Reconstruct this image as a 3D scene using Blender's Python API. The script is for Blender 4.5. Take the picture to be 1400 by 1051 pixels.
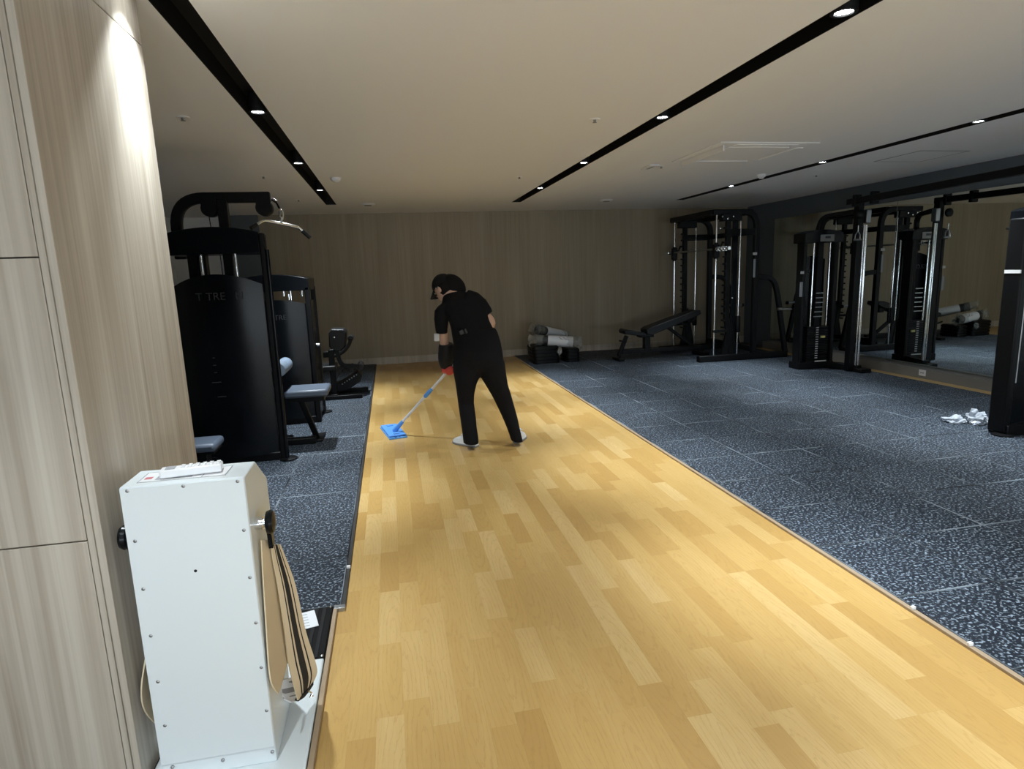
import bpy, math, random
from mathutils import Vector, Matrix, noise
random.seed(7)
V = Vector
# ------------------------------------------------------------------ camera
for o in list(bpy.data.objects): bpy.data.objects.remove(o)
SC = bpy.context.scene
COL = SC.collection
F_PX, YAW, PIT, ROL, EYE = 836.27, .190756, .182442, -.0353549, 1.5
cy, sy, cp, sp = math.cos(YAW), math.sin(YAW), math.cos(PIT), math.sin(PIT)
fw = V((sy*cp, cy*cp, -sp)); r0 = V((cy, -sy, 0)); u0 = r0.cross(fw)
cr, sr = math.cos(ROL), math.sin(ROL)
RIGHT = r0*cr + u0*sr; UP = u0*cr - r0*sr
cam = bpy.data.objects.new('camera', bpy.data.cameras.new('camera')); COL.objects.link(cam)
cam.data.sensor_width = 36; cam.data.lens = F_PX/1400*36; cam.data.clip_start = .05
cam.matrix_world = Matrix(((RIGHT.x, UP.x, -fw.x, 0), (RIGHT.y, UP.y, -fw.y, 0), (RIGHT.z, UP.z, -fw.z, EYE), (0, 0, 0, 1)))
SC.camera = cam
def ray(x, y): return RIGHT*((x-700)/F_PX) + UP*(-(y-525.5)/F_PX) + fw
def at(x, y, Y): d = ray(x, y); return V((0, 0, EYE)) + d*(Y/d.y)          # a measured point of the photograph at depth Y
def onx(x, y, X): d = ray(x, y); return V((0, 0, EYE)) + d*(X/d.x)
def onz(x, y, Z=0): d = ray(x, y); return V((0, 0, EYE)) + d*((Z-EYE)/d.z)
# ------------------------------------------------------------------ world and exposure
W = bpy.data.worlds.new('world'); SC.world = W; W.use_nodes = True
W.node_tree.nodes['Background'].inputs[0].default_value = (.02, .022, .026, 1)
W.node_tree.nodes['Background'].inputs[1].default_value = .3
SC.view_settings.view_transform = 'Standard'; SC.view_settings.look = 'None'
SC.view_settings.gamma = 1; SC.view_settings.use_curve_mapping = False
SC.view_settings.exposure = 0.33
LAMP_WIDE, LAMP_SPOT, LAMP_COLOR = 76.0, 270.0, (.86, .95, 1.0)
wl = bpy.data.lights.new('fill_light_behind', 'AREA'); wl.shape = 'RECTANGLE'; wl.size = 6.5; wl.size_y = 1.2; wl.energy = 150; wl.color = (.82, .92, 1.0)
wo = bpy.data.objects.new('fill_light_behind', wl); COL.objects.link(wo); wo.location = (1.4, -3.05, .95); wo.rotation_euler = (math.radians(112), 0, 0)   # cool fill added behind the viewer, tilted up to brighten ceiling and near surfaces
CEIL = 2.54
# ------------------------------------------------------------------ materials
def mat(name, col, rough=.5, metal=0., spec=.5, emit=None, coat=0, alpha=1, trans=0):
    m = bpy.data.materials.new(name); m.use_nodes = True
    b = m.node_tree.nodes['Principled BSDF']
    b.inputs['Base Color'].default_value = (*col, 1); b.inputs['Roughness'].default_value = rough
    b.inputs['Metallic'].default_value = metal; b.inputs['Specular IOR Level'].default_value = spec
    b.inputs['Coat Weight'].default_value = coat; b.inputs['Alpha'].default_value = alpha
    b.inputs['Transmission Weight'].default_value = trans
    if emit: b.inputs['Emission Color'].default_value = (*emit[0], 1); b.inputs['Emission Strength'].default_value = emit[1]
    return m
class NT:
    def __init__(s, m): s.t = m.node_tree; s.b = s.t.nodes['Principled BSDF']
    def n(s, typ, **k):
        x = s.t.nodes.new(typ)
        for a, v in k.items():
            if a.startswith('i_'): x.inputs[a[2:].replace('_', ' ')].default_value = v
            else: setattr(x, a, v)
        return x
    def l(s, a, b): s.t.links.new(a, b)
    def ramp(s, fac, stops):
        r = s.n('ShaderNodeValToRGB'); e = r.color_ramp.elements
        while len(e) < len(stops): e.new(.5)
        for q, (p, c) in zip(e, stops): q.position = p; q.color = (*c, 1) if len(c) == 3 else c
        s.l(fac, r.inputs[0]); return r.outputs[0]
    def pos(s, scale, loc=(0, 0, 0)):
        g = s.n('ShaderNodeNewGeometry'); m = s.n('ShaderNodeMapping'); m.inputs['Scale'].default_value = scale
        m.inputs['Location'].default_value = loc
        s.l(g.outputs['Position'], m.inputs[0]); return m.outputs[0]
    def noise(s, vec, scale, detail=3, rough=.5, dist=0):
        n = s.n('ShaderNodeTexNoise'); n.inputs['Scale'].default_value = scale; n.inputs['Detail'].default_value = detail
        n.inputs['Roughness'].default_value = rough; n.inputs['Distortion'].default_value = dist
        s.l(vec, n.inputs['Vector']); return n.outputs['Fac']
    def mix(s, fac, a, b, mode='MIX'):
        m = s.n('ShaderNodeMix', data_type='RGBA', blend_type=mode)
        if isinstance(fac, (int, float)): m.inputs[0].default_value = fac
        else: s.l(fac, m.inputs[0])
        for i, v in ((6, a), (7, b)):
            if isinstance(v, tuple): m.inputs[i].default_value = (*v, 1)
            else: s.l(v, m.inputs[i])
        return m.outputs[2]
    def bump(s, h, strength, dist):
        b = s.n('ShaderNodeBump'); b.inputs['Strength'].default_value = strength; b.inputs['Distance'].default_value = dist
        s.l(h, b.inputs['Height']); s.l(b.outputs[0], s.b.inputs['Normal'])
    def col(s, c): s.l(c, s.b.inputs['Base Color'])

def laminate(name, dark, mid, light, rough=.5):
    m = mat(name, mid, rough, spec=.35); t = NT(m)
    a = t.noise(t.pos((1, 1, .03)), 13, 4, .6, .6); b = t.noise(t.pos((1, 1, .012)), 70, 3, .5)
    c = t.noise(t.pos((1, 1, .1)), 3.2, 2)
    base = t.ramp(a, [(.3, dark), (.5, mid), (.72, light)])
    base = t.mix(.35, base, t.ramp(b, [(.35, dark), (.65, light)]))
    t.col(t.mix(.3, base, t.ramp(c, [(.35, dark), (.65, light)])))
    return m
M = {}
M['ceiling'] = mat('ceiling_paint', (.86, .86, .86), .9, spec=.1)
t = NT(M['ceiling']); t.bump(t.noise(t.pos((1, 1, 1)), 120, 3), .05, .002)
M['oak'] = laminate('pale_oak_laminate', (.29, .24, .185), (.46, .41, .34), (.62, .58, .51), .42)
M['oak_back'] = laminate('dimmed_oak_wall', (.27, .225, .155), (.335, .285, .205), (.39, .345, .26), .5)  # same oak in dimmer light; the shade is put into the darker colour
M['paint'] = mat('blue_grey_paint', (.12, .14, .16), .7, spec=.3)
M['slot'] = mat('slot_black', (.006, .006, .006), .6, spec=.3)
M['gap'] = mat('joint_dark', (.05, .045, .038), .9)
# rubber gym tile with light flecks
M['rubber'] = mat('flecked_rubber', (.02, .025, .035), .62, spec=.35); t = NT(M['rubber'])
p = t.pos((1, 1, 1)); n1 = t.noise(p, 75, 1.5, .45); n2 = t.noise(p, 60, 2); n3 = t.noise(p, 1.6, 2)
fl = t.ramp(n1, [(.535, (0, 0, 0)), (.61, (1, 1, 1))]); fl2 = t.ramp(n2, [(.40, (.25,)*3), (.62, (1, 1, 1))])
flm = t.mix(1.0, fl, fl2, 'MULTIPLY')
t.col(t.mix(flm, t.mix(n3, (.004, .008, .016), (.007, .012, .022)), (.32, .39, .47)))
t.bump(n1, .35, .002)
# maple plank
M['plank'] = mat('maple_plank', (.6, .4, .17), .33, spec=.45); t = NT(M['plank'])
oi = t.n('ShaderNodeObjectInfo'); ge = t.n('ShaderNodeNewGeometry')
ad = t.n('ShaderNodeMath', operation='ADD'); t.l(oi.outputs['Random'], ad.inputs[0]); t.l(ge.outputs['Random Per Island'], ad.inputs[1])
fr = t.n('ShaderNodeMath', operation='FRACT'); t.l(ad.outputs[0], fr.inputs[0])
tone = t.ramp(fr.outputs[0], [(0, (.45, .27, .085)), (.35, (.53, .34, .118)), (.75, (.565, .375, .142)), (1, (.62, .435, .19))])
tc = t.n('ShaderNodeTexCoord')
def mth(op, a, b):
    m_ = t.n('ShaderNodeMath', operation=op)
    for k_, v_ in enumerate((a, b)):
        if isinstance(v_, (int, float)): m_.inputs[k_].default_value = v_
        else: t.l(v_, m_.inputs[k_])
    return m_.outputs[0]
R1 = fr.outputs[0]; R2 = mth('FRACT', mth('MULTIPLY', R1, 57.31), 0)
mp = t.n('ShaderNodeMapping'); mp.inputs['Scale'].default_value = (1, .14, 1); t.l(tc.outputs['Object'], mp.inputs[0])
off = t.n('ShaderNodeCombineXYZ'); t.l(mth('SUBTRACT', mth('MULTIPLY', R2, .16), .13), off.inputs[0]); t.l(mth('MULTIPLY', mth('SUBTRACT', R1, 1.0), .09), off.inputs[1])
t.l(off.outputs[0], mp.inputs['Location'])
wv = t.n('ShaderNodeTexWave', wave_type='RINGS', rings_direction='Z'); wv.inputs['Scale'].default_value = 21; wv.inputs['Distortion'].default_value = 3.2
wv.inputs['Detail'].default_value = 2; wv.inputs['Detail Scale'].default_value = 6; t.l(mp.outputs[0], wv.inputs['Vector'])
wp = t.pos((1, .10, 1)); fine = t.noise(wp, 95, 3); brd = t.noise(wp, 14, 2)
tone = t.mix(t.ramp(brd, [(.35, (.30,)*3), (.65, (0, 0, 0))]), tone, (.47, .285, .085))
c = t.mix(t.ramp(wv.outputs['Fac'], [(.0, (.24,)*3), (.12, (0, 0, 0))]), tone, (.33, .18, .05))
t.col(t.mix(t.ramp(fine, [(.35, (.12,)*3), (.6, (0, 0, 0))]), c, (.38, .22, .068))
)
M['tile_edge'] = mat('pale_lit_tile_edge', (.1, .12, .14), .7); t = NT(M['tile_edge'])
t.col(t.ramp(t.noise(t.pos((1, 1, 1)), 2.3, 3), [(.42, (.012, .016, .022)), (.62, (.24, .28, .32))]))  # cut rubber edges, plus light caught on the chamfers painted into the colour
M['subfloor'] = mat('subfloor', (.10, .08, .06), .8)
M['tan'] = mat('tan_trim', (.36, .27, .18), .5)
M['darktrim'] = mat('dark_trim', (.035, .033, .032), .5)
M['black'] = mat('black_powdercoat', (.0035, .0037, .0042), .42, spec=.2)
M['gloss'] = mat('black_gloss_plastic', (.0035, .0045, .006), .26, spec=.2)
M['pad'] = mat('black_vinyl_pad', (.009, .0095, .011), .45, spec=.3)
M['greypad'] = mat('grey_vinyl_pad', (.075, .095, .13), .45)
M['roller'] = mat('pale_roller_pad', (.16, .21, .28), .5)
M['darkpad'] = mat('dark_grey_pad', (.05, .06, .075), .45)
M['chrome'] = mat('chrome', (.78, .80, .82), .16, 1)
M['steel'] = mat('brushed_steel', (.36, .37, .38), .4, 1)
M['letter'] = mat('faint_grey_letter', (.028, .029, .031), .45)
M['white'] = mat('white_enamel', (.70, .76, .785), .38)
M['plastic'] = mat('white_plastic', (.82, .83, .85), .35)
M['greyprint'] = mat('grey_print', (.35, .37, .40), .5)
M['redprint'] = mat('red_print', (.55, .16, .18), .5)
M['cream'] = mat('cream_webbing', (.66, .55, .38), .8)
M['webblack'] = mat('black_webbing', (.012, .011, .012), .75)
M['webgrey'] = mat('grey_webbing', (.25, .25, .26), .8)
M['label'] = mat('white_sticker', (.6, .6, .6), .5)
M['yellow'] = mat('yellow_tag', (.8, .74, .3), .5)
M['mirror'] = mat('mirror_glass', (.74, .80, .79), .0, 1)
M['alu'] = mat('grey_aluminium', (.27, .27, .265), .5, .3)
M['lens'] = mat('lamp_lens', (1, 1, 1), .3, emit=((.93, .98, 1.0), 40))
M['skin'] = mat('skin', (.58, .37, .27), .55)
M['cloth'] = mat('black_cloth', (.006, .006, .0075), .85, spec=.2)
M['cap'] = mat('black_cap_cloth', (.007, .007, .008), .8, spec=.25)
M['hair'] = mat('black_hair', (.006, .005, .005), .8, spec=.2)
M['sleeve'] = mat('black_sleeve_cloth', (.010, .010, .012), .6, spec=.3)
M['glove'] = mat('red_glove', (.62, .07, .06), .5)
M['shoe'] = mat('white_shoe', (.75, .77, .78), .5)
M['sole'] = mat('grey_sole', (.25, .25, .25), .6)
M['blue'] = mat('light_blue_plastic', (.10, .32, .78), .5)
M['microfibre'] = mat('blue_microfibre', (.12, .36, .80), .95)
t = NT(M['microfibre']); t.bump(t.noise(t.pos((1, 1, 1)), 160, 3), .8, .008)
M['pole'] = mat('pale_mop_pole', (.68, .70, .75), .35)
M['paper'] = mat('white_paper_band', (.74, .76, .80), .6)
M['film'] = mat('clear_film', (.50, .51, .48), .15, alpha=.30)
M['bag'] = mat('milky_plastic_bag', (.62, .67, .74), .2, alpha=.8)
M['rolldark'] = mat('dark_roll', (.03, .033, .033), .5)
# ------------------------------------------------------------------ mesh building
class MB:
    def __init__(s): s.v = []; s.f = []
    def add(s, vs, fs):
        n = len(s.v); s.v += [V(p) for p in vs]; s.f += [tuple(i+n for i in f) for f in fs]; return s
    def box(s, c, d, ax=None):
        X, Y, Z = ax if ax else (V((1, 0, 0)), V((0, 1, 0)), V((0, 0, 1)))
        c = V(c); vs = [c + X*(a*d[0]/2) + Y*(b*d[1]/2) + Z*(e*d[2]/2) for a in (-1, 1) for b in (-1, 1) for e in (-1, 1)]
        return s.add(vs, [(0, 1, 3, 2), (4, 6, 7, 5), (0, 4, 5, 1), (2, 3, 7, 6), (0, 2, 6, 4), (1, 5, 7, 3)])
    def bb(s, a, b):
        a, b = V(a), V(b); return s.box((a+b)/2, [abs(q) for q in (b-a)])
    def rings(s, R, cap=True, closed=False):
        n = len(R[0]); m = len(R); vs = [p for r in R for p in r]; fs = []
        for i in range(m if closed else m-1):
            for k in range(n):
                a, b = i*n+k, i*n+(k+1) % n; c, d = ((i+1) % m)*n+(k+1) % n, ((i+1) % m)*n+k
                fs.append((a, b, c, d))
        if cap and not closed: fs += [tuple(range(n-1, -1, -1)), tuple((m-1)*n+k for k in range(n))]
        return s.add(vs, fs)
    def tube(s, path, r, n=12, rs=None):
        path = [V(p) for p in path]; R = []; up = None
        for i, p in enumerate(path):
            d = (path[min(i+1, len(path)-1)] - path[max(i-1, 0)]).normalized()
            if up is None: up = d.orthogonal().normalized()
            up = (up - d*up.dot(d)).normalized(); w = d.cross(up); rr = rs[i] if rs else r
            R.append([p + (up*math.cos(2*math.pi*k/n) + w*math.sin(2*math.pi*k/n))*rr for k in range(n)])
        return s.rings(R)
    def sweep(s, path, a, b, axis):
        """rectangular section: a along axis, b across the path"""
        path = [V(p) for p in path]; R = []; ax = V(axis).normalized()
        for i, p in enumerate(path):
            d = (path[min(i+1, len(path)-1)] - path[max(i-1, 0)]).normalized()
            x = (ax - d*ax.dot(d)).normalized(); w = d.cross(x)
            R.append([p + x*a/2 + w*b/2, p - x*a/2 + w*b/2, p - x*a/2 - w*b/2, p + x*a/2 - w*b/2])
        return s.rings(R)
    def cyl(s, p0, p1, r, n=20, r1=None): return s.tube([p0, p1], r, n, [r, r if r1 is None else r1])
    def lathe(s, c, axis, prof, n=24):
        c = V(c); ax = V(axis).normalized(); e = ax.orthogonal().normalized(); w = ax.cross(e)
        return s.rings([[c + ax*h + (e*math.cos(2*math.pi*k/n) + w*math.sin(2*math.pi*k/n))*max(r, 1e-4) for k in range(n)] for r, h in prof])
    def prism(s, outline, vec):
        vec = V(vec); o = [V(p) for p in outline]; return s.rings([o, [p+vec for p in o]])
    def ell(s, c, r, ax=None, nu=16, nv=10):
        X, Y, Z = ax if ax else (V((1, 0, 0)), V((0, 1, 0)), V((0, 0, 1))); c = V(c)
        return s.rings([[c + X*(r[0]*math.sin(a)*math.cos(2*math.pi*k/nu)) + Y*(r[1]*math.sin(a)*math.sin(2*math.pi*k/nu)) + Z*(-r[2]*math.cos(a)) for k in range(nu)]
                        for a in [math.pi*(j+.12)/(nv+.24)*1.0 for j in range(nv+1)]])
    def ribbon(s, L, R, th=.003):
        L = [V(p) for p in L]; R = [V(p) for p in R]; Q = []
        for i in range(len(L)):
            d = L[min(i+1, len(L)-1)] - L[max(i-1, 0)]; nrm = d.cross(R[i]-L[i]).normalized()*th/2
            Q.append([L[i]+nrm, R[i]+nrm, R[i]-nrm, L[i]-nrm])
        return s.rings(Q)
def fillet(pts, r, seg=6):
    pts = [V(p) for p in pts]; out = [pts[0]]
    for i in range(1, len(pts)-1):
        p = pts[i]; a = pts[i-1]-p; b = pts[i+1]-p; k = min(r, a.length*.49, b.length*.49)
        A = p + a.normalized()*k; B = p + b.normalized()*k
        for j in range(seg+1):
            u = j/seg; out.append(A*(1-u)**2 + p*2*u*(1-u) + B*u*u)
    out.append(pts[-1]); return out
def smooth_path(pts, n=6):
    pts = [V(p) for p in pts]; out = []
    for i in range(len(pts)-1):
        p0, p1, p2, p3 = pts[max(i-1, 0)], pts[i], pts[i+1], pts[min(i+2, len(pts)-1)]
        for j in range(n):
            u = j/n; out.append(.5*((2*p1) + (p2-p0)*u + (2*p0-5*p1+4*p2-p3)*u*u + (3*p1-p0-3*p2+p3)*u**3))
    out.append(pts[-1]); return out
ORG = {}
def obj(name, mb, m, parent=None, bevel=0, smooth=True, label=None, sub=0, kind=None, loc=None):
    """link one mesh object; world-space verts are re-based on the thing's origin"""
    org = ORG[parent] if parent else V(loc or (0, 0, 0))
    me = bpy.data.meshes.new(name); me.from_pydata([tuple(p-org) for p in mb.v], [], mb.f); me.update()
    import bmesh
    bm = bmesh.new(); bm.from_mesh(me); bmesh.ops.recalc_face_normals(bm, faces=bm.faces[:]); bm.to_mesh(me); bm.free()
    if smooth:
        for q in me.polygons: q.use_smooth = True
        me.set_sharp_from_angle(angle=math.radians(38))
    o = bpy.data.objects.new(name, me); COL.objects.link(o); o.data.materials.append(M[m] if isinstance(m, str) else m)
    if parent: o.parent = parent
    else: o.location = org
    ORG[o] = org
    if bevel:
        b = o.modifiers.new('bevel', 'BEVEL'); b.material = -1; b.width = bevel; b.segments = 2; b.limit_method = 'ANGLE'; b.angle_limit = math.radians(50)
    if sub: q = o.modifiers.new('sub', 'SUBSURF'); q.levels = q.render_levels = sub
    if label: o['label'] = label
    if kind: o['kind'] = kind
    return o
def tag(o, label, cat, group=None):
    o['label'] = label; o['category'] = cat
    if group: o['group'] = group
    return o
def thing(name, label, cat, loc, group=None):
    o = bpy.data.objects.new(name, None); COL.objects.link(o); o.location = loc; ORG[o] = V(loc); o.empty_display_size = .1
    return tag(o, label, cat, group)
def struct(name, mb, m, **k):
    return obj(name, mb, m, kind='structure', **k)
def remesh(mb_list, name, m, parent, voxel=.012, smooth=8, label=None):
    """fuse overlapping lofts into one continuous surface"""
    mb = MB()
    for q in mb_list: mb.add(q.v, q.f)
    o = obj(name, mb, m, parent, label=label)
    r = o.modifiers.new('fuse', 'REMESH'); r.mode = 'VOXEL'; r.voxel_size = voxel; r.use_smooth_shade = True
    s = o.modifiers.new('relax', 'SMOOTH'); s.iterations = smooth; s.factor = .5
    dg = bpy.context.evaluated_depsgraph_get(); dg.update()
    me = bpy.data.meshes.new_from_object(o.evaluated_get(dg)); o.modifiers.clear(); old = o.data; o.data = me; bpy.data.meshes.remove(old); me.name = name
    for q in me.polygons: q.use_smooth = True
    return o
def text(name, s, p, size, xdir, zdir, m, parent, depth=.001):
    c = bpy.data.curves.new(name, 'FONT'); c.body = s; c.size = size; c.extrude = depth; c.align_x = 'CENTER'; c.align_y = 'CENTER'
    o = bpy.data.objects.new(name, c); COL.objects.link(o); o.data.materials.append(M[m]); o.parent = parent
    dg = bpy.context.evaluated_depsgraph_get(); dg.update(); me = bpy.data.meshes.new_from_object(o.evaluated_get(dg))
    bpy.data.objects.remove(o); o = bpy.data.objects.new(name, me); COL.objects.link(o); o.parent = parent
    o['kind'] = 'stuff'
    if not me.materials: me.materials.append(M[m])
    X, Z = V(xdir).normalized(), V(zdir).normalized(); N = X.cross(Z); p = V(p) - ORG[parent]
    o.matrix_local = Matrix(((X.x, Z.x, N.x, p.x), (X.y, Z.y, N.y, p.y), (X.z, Z.z, N.z, p.z), (0, 0, 0, 1))); return o
# ------------------------------------------------------------------ ceiling with three slots
SLOTS = {'left': (-.805, -.66), 'middle': (1.925, 2.068), 'right': (4.62, 4.76)}
Y0, YB, XL, XR = -3.2, 10.84, -3.4, 6.74
SE, SS = 9.5, -2.6
mb = MB(); xs = [XL-.1] + [q for s in SLOTS.values() for q in s] + [XR+.1]
for i in range(0, len(xs), 2): mb.bb((xs[i], SS, CEIL), (xs[i+1], SE, CEIL+.16))
mb.bb((XL-.1, SE, CEIL), (XR+.1, YB+.4, CEIL+.16)); mb.bb((XL-.1, Y0-.1, CEIL), (XR+.1, SS, CEIL+.16))
ceiling = struct('ceiling', mb, 'ceiling', smooth=False)
for k, (a, b) in SLOTS.items():
    mb = MB(); T = .004; h = CEIL+.11
    mb.bb((a, SS, CEIL), (a+T, SE, h)); mb.bb((b-T, SS, CEIL), (b, SE, h)); mb.bb((a, SS, h), (b, SE, h+T))
    mb.bb((a, SS, CEIL), (b, SS+T, h)); mb.bb((a, SE-T, CEIL), (b, SE, h))
    struct('trim_%d' % (list(SLOTS).index(k)+1), mb, 'slot', smooth=False)
# ------------------------------------------------------------------ walls
mb = MB().bb((-1.995, YB, -.02), (XR, YB+.12, CEIL)); struct('wall_back', mb, 'oak_back', smooth=False)
mb = MB().bb((-1.99, YB-.012, -.02), (XR, YB, .105)); struct('baseboard_back', mb, 'oak', bevel=.003)
mb = MB().bb((-2.49, YB-.03, -.02), (-1.995, YB+.5, CEIL)); struct('wall_pilaster', mb, 'paint', bevel=.004)
mb = MB().bb((XL, YB+.24, -.02), (-2.49, YB+.34, CEIL)); struct('wall_recess', mb, 'ceiling')  # pale paint stands in for the light falling on this recess
mb = MB().bb((XR, Y0, -.02), (XR+.1, YB+.3, CEIL)); struct('wall_right', mb, 'paint')
mb = MB().bb((XL-.1, Y0, -.02), (XL, YB+.4, CEIL)); struct('wall_far_left', mb, 'ceiling')  # unseen wall, set close and pale to bounce light
mb = MB().bb((XL, Y0-.1, -.02), (XR, Y0, CEIL)); struct('wall_front', mb, 'oak')
mb = MB()
for a, b in (((-1.95, .25), (-1.88, 1.65)), ((4.68, .25), (4.75, 1.65)), ((-1.88, .25), (4.68, .32)), ((-1.88, 1.58), (4.68, 1.65)), ((1.37, .32), (1.43, 1.58))): mb.bb((a[0], Y0, a[1]), (b[0], Y0+.05, b[1]))
struct('added_window_1', mb, 'slot', smooth=False)  # unseen frame added around the fill light to give it an opening
# mirror along the right wall: three tall panes
mirror = bpy.data.objects.new('wall_mirror', None); COL.objects.link(mirror); ORG[mirror] = V((0, 0, 0))
tag(mirror, 'tall frameless mirror panes covering the dark right wall', 'mirror')
for a, b in ((9.93, 9.185), (9.18, 7.255), (7.25, 4.6), (4.595, 2.0)):
    obj('pane', MB().bb((6.702, b, .115), (6.74, a, 2.24)), 'mirror', mirror, bevel=.0015)
mb = MB().bb((6.56, 2.0, -.018), (6.74, 9.93, .108)); struct('baseboard_right', mb, 'alu', bevel=.003)
# oak clad pillar block on the left, built from panels
pil = bpy.data.objects.new('wall_left', None); COL.objects.link(pil); pil['kind'] = 'structure'; ORG[pil] = V((0, 0, 0))
PX, PY0, PY1 = -.84, 1.82, 2.69
obj('core', MB().bb((-3.4, PY0+.02, -.02), (PX-.02, PY1-.003, CEIL)), 'gap', pil)
def panel(a, b): return obj('panel', MB().bb(a, b), 'oak', pil, bevel=.0015)
panel((PX-.02, PY0, -.02), (PX, PY1, 2.372)); panel((PX-.02, PY0, 2.376), (PX, PY1, CEIL))
panel((-.861, PY0, -.02), (PX-.0205, PY0+.02, CEIL)); panel((-.8795, PY0, -.02), (-.8625, PY0+.02, CEIL))
for x0, x1 in ((-1.9, -.8815), (-3.4, -1.903)):
    for z0, z1 in ((-.02, .795), (.799, 1.577), (1.581, CEIL)): panel((x0, PY0, z0), (x1, PY0+.02, z1))
# ------------------------------------------------------------------ floors
WZ = -.016
floor = struct('floor', MB().bb((XL-.1, Y0-.1, -.14), (XR+.1, YB+.4, -.028)), 'subfloor')
WX0, WX1, ROWS = -.335, 2.125, 26
pw = (WX1-WX0)/ROWS; planks = []
for i in range(ROWS):
    y = -1.0 - random.random()*.5
    while y < YB-.015:
        L = random.choice((.36, .44, .44, .52, .6)); planks.append((WX0+i*pw, y, min(y+L, YB-.012))); y += L
def plank_mesh(L):
    g = 0.0001; return MB().bb((g, g, -.012), (pw-g, L-g, 0))
seen = sorted([q for q in planks if q[2] > 1.45 and q[2]-q[1] > .2], key=lambda q: q[1])
single = set()
for q in seen:
    if len(single) >= 296: break
    if not (q[1] < 2.9 and q[0] < -.36): single.add(q)
cache = {}
for q in planks:
    if q not in single: continue
    L = round(q[2]-q[1], 3)
    if L not in cache:
        cache[L] = obj('floor_plank', MB().bb((0.0001, 0.0001, -.012), (pw-0.0001, L-0.0001, 0)), 'plank', floor, smooth=False); o = cache[L]
    else: o = cache[L].copy(); COL.objects.link(o)
    o.location = (q[0], q[1], WZ)
mb = MB()
for q in planks:
    if q in single: continue
    mb.bb((q[0]+0.0001, q[1]+0.0001, WZ-.012), (q[0]+pw-0.0001, q[2]-0.0001, WZ))
obj('far_planks', mb, 'plank', floor, smooth=False, kind='stuff')
obj('edge_strip', MB().bb((6.36, 2.0, WZ-.012), (6.56, 9.93, WZ)), 'plank', floor)
TS = .5265
tile = None
def pale_edge(o):
    o.data.materials.append(M['tile_edge']); o.modifiers['bevel'].material = 1; return o
def add_tile(x, y, w=TS, h=TS):
    global tile
    if abs(w-TS) < .001 and abs(h-TS) < .001:
        if tile is None:
            tile = pale_edge(obj('rubber_tile', MB().bb((.001, .001, -.024), (TS-.001, TS-.001, 0)), 'rubber', floor, bevel=.005, smooth=False)); o = tile
        else: o = tile.copy(); COL.objects.link(o)
        o.location = (x, y, random.uniform(-.0012, 0))
    else: pale_edge(obj('rubber_tile', MB().bb((x+.001, y+.001, -.024), (x+w-.001, y+h-.001, -.0005)), 'rubber', floor, bevel=.005, smooth=False))
RX0 = 2.15
for j in range(-2, 17):
    y = 2.157+TS*j; hh = TS if y+TS < YB-.02 else YB-.014-y
    if hh < .05: continue
    for i in range(8): add_tile(RX0+TS*i, y, TS, hh)
for j in range(16):
    y = 2.735+TS*j; hh = TS if y+TS < YB-.02 else YB-.014-y
    if hh < .05: continue
    for i in range(6): add_tile(-.32-TS*(i+1), y, TS, hh)
struct('trim_4', MB().bb((2.1255, -1, -.026), (2.1485, YB-.014, -.003)), 'tan', bevel=.002)
struct('trim_5', MB().bb((-.319, 2.735, -.026), (-.3000, YB-.014, -.001)), 'darktrim', bevel=.002)
struct('trim_6', MB().bb((-.352, .6, -.026), (-.334, 2.70, .006)), 'tan', bevel=.002)
struct('trim_7', MB().bb((-.352, 2.702, -.026), (-.300, 2.733, .004)), 'steel', bevel=.002)
for lab, (x, y) in (('small white clip on the tan floor edge, right side, farther one', (2.137, 2.06)), ('small white clip on the tan floor edge, right side, nearer one', (2.137, 1.79)), ('small white clip on the dark floor edge, left side', (-.309, 3.11))):
    tag(obj('edge_clip', MB().box((0, 0, .004), (.02, .014, .014)), 'plastic', loc=(0, 0, 0), bevel=.002), lab, 'clip').location = (x, y, 0)
# ------------------------------------------------------------------ downlights in the slots
def spot(parent, angle, blend, power):
    l = bpy.data.lights.new('downlight_beam', 'SPOT'); l.spot_size = math.radians(angle); l.spot_blend = blend; l.energy = power
    l.color = LAMP_COLOR; l.shadow_soft_size = .032
    o = bpy.data.objects.new('downlight_beam', l); COL.objects.link(o); o.parent = parent; o.location = (0, 0, -.006); return o
dl0 = None
ordn = ['overhead behind the viewer', 'just above the viewer', 'nearest in view', 'second', 'third', 'fourth and farthest']
for sname, (a, b) in SLOTS.items():
    for j, y in enumerate((-1.15, .67, 2.53, 4.33, 6.14, 7.96)):
        x = (a+b)/2
        lab = 'round white downlight in the %s black ceiling slot, %s along the slot' % (sname, ordn[j])
        if dl0 is None:
            dl0 = thing('downlight', lab, 'downlight', (x, y, CEIL), 'downlights in the black ceiling slots')
            obj('housing', MB().rings([[V((x+r*math.cos(k*math.pi/12), y+r*math.sin(k*math.pi/12), z)) for k in range(24)] for r, z in ((.055, CEIL+.105), (.055, CEIL), (.04, CEIL), (.036, CEIL+.012))]), 'slot', dl0)
            obj('lens', MB().lathe((x, y, CEIL+.006), (0, 0, 1), [(.036, 0), (.036, .01)]), 'lens', dl0)
            root = dl0
        else:
            root = dl0.copy(); COL.objects.link(root); root.location = (x, y, CEIL); root['label'] = lab
            for ch in list(dl0.children):
                if ch.type != 'MESH': continue
                c = ch.copy(); COL.objects.link(c); c.parent = root
        dim = .5 if (sname, j) == ('left', 2) else 1.; spot(root, 88, .5, LAMP_WIDE*dim); spot(root, 55, 1.0, LAMP_SPOT*dim)
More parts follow.
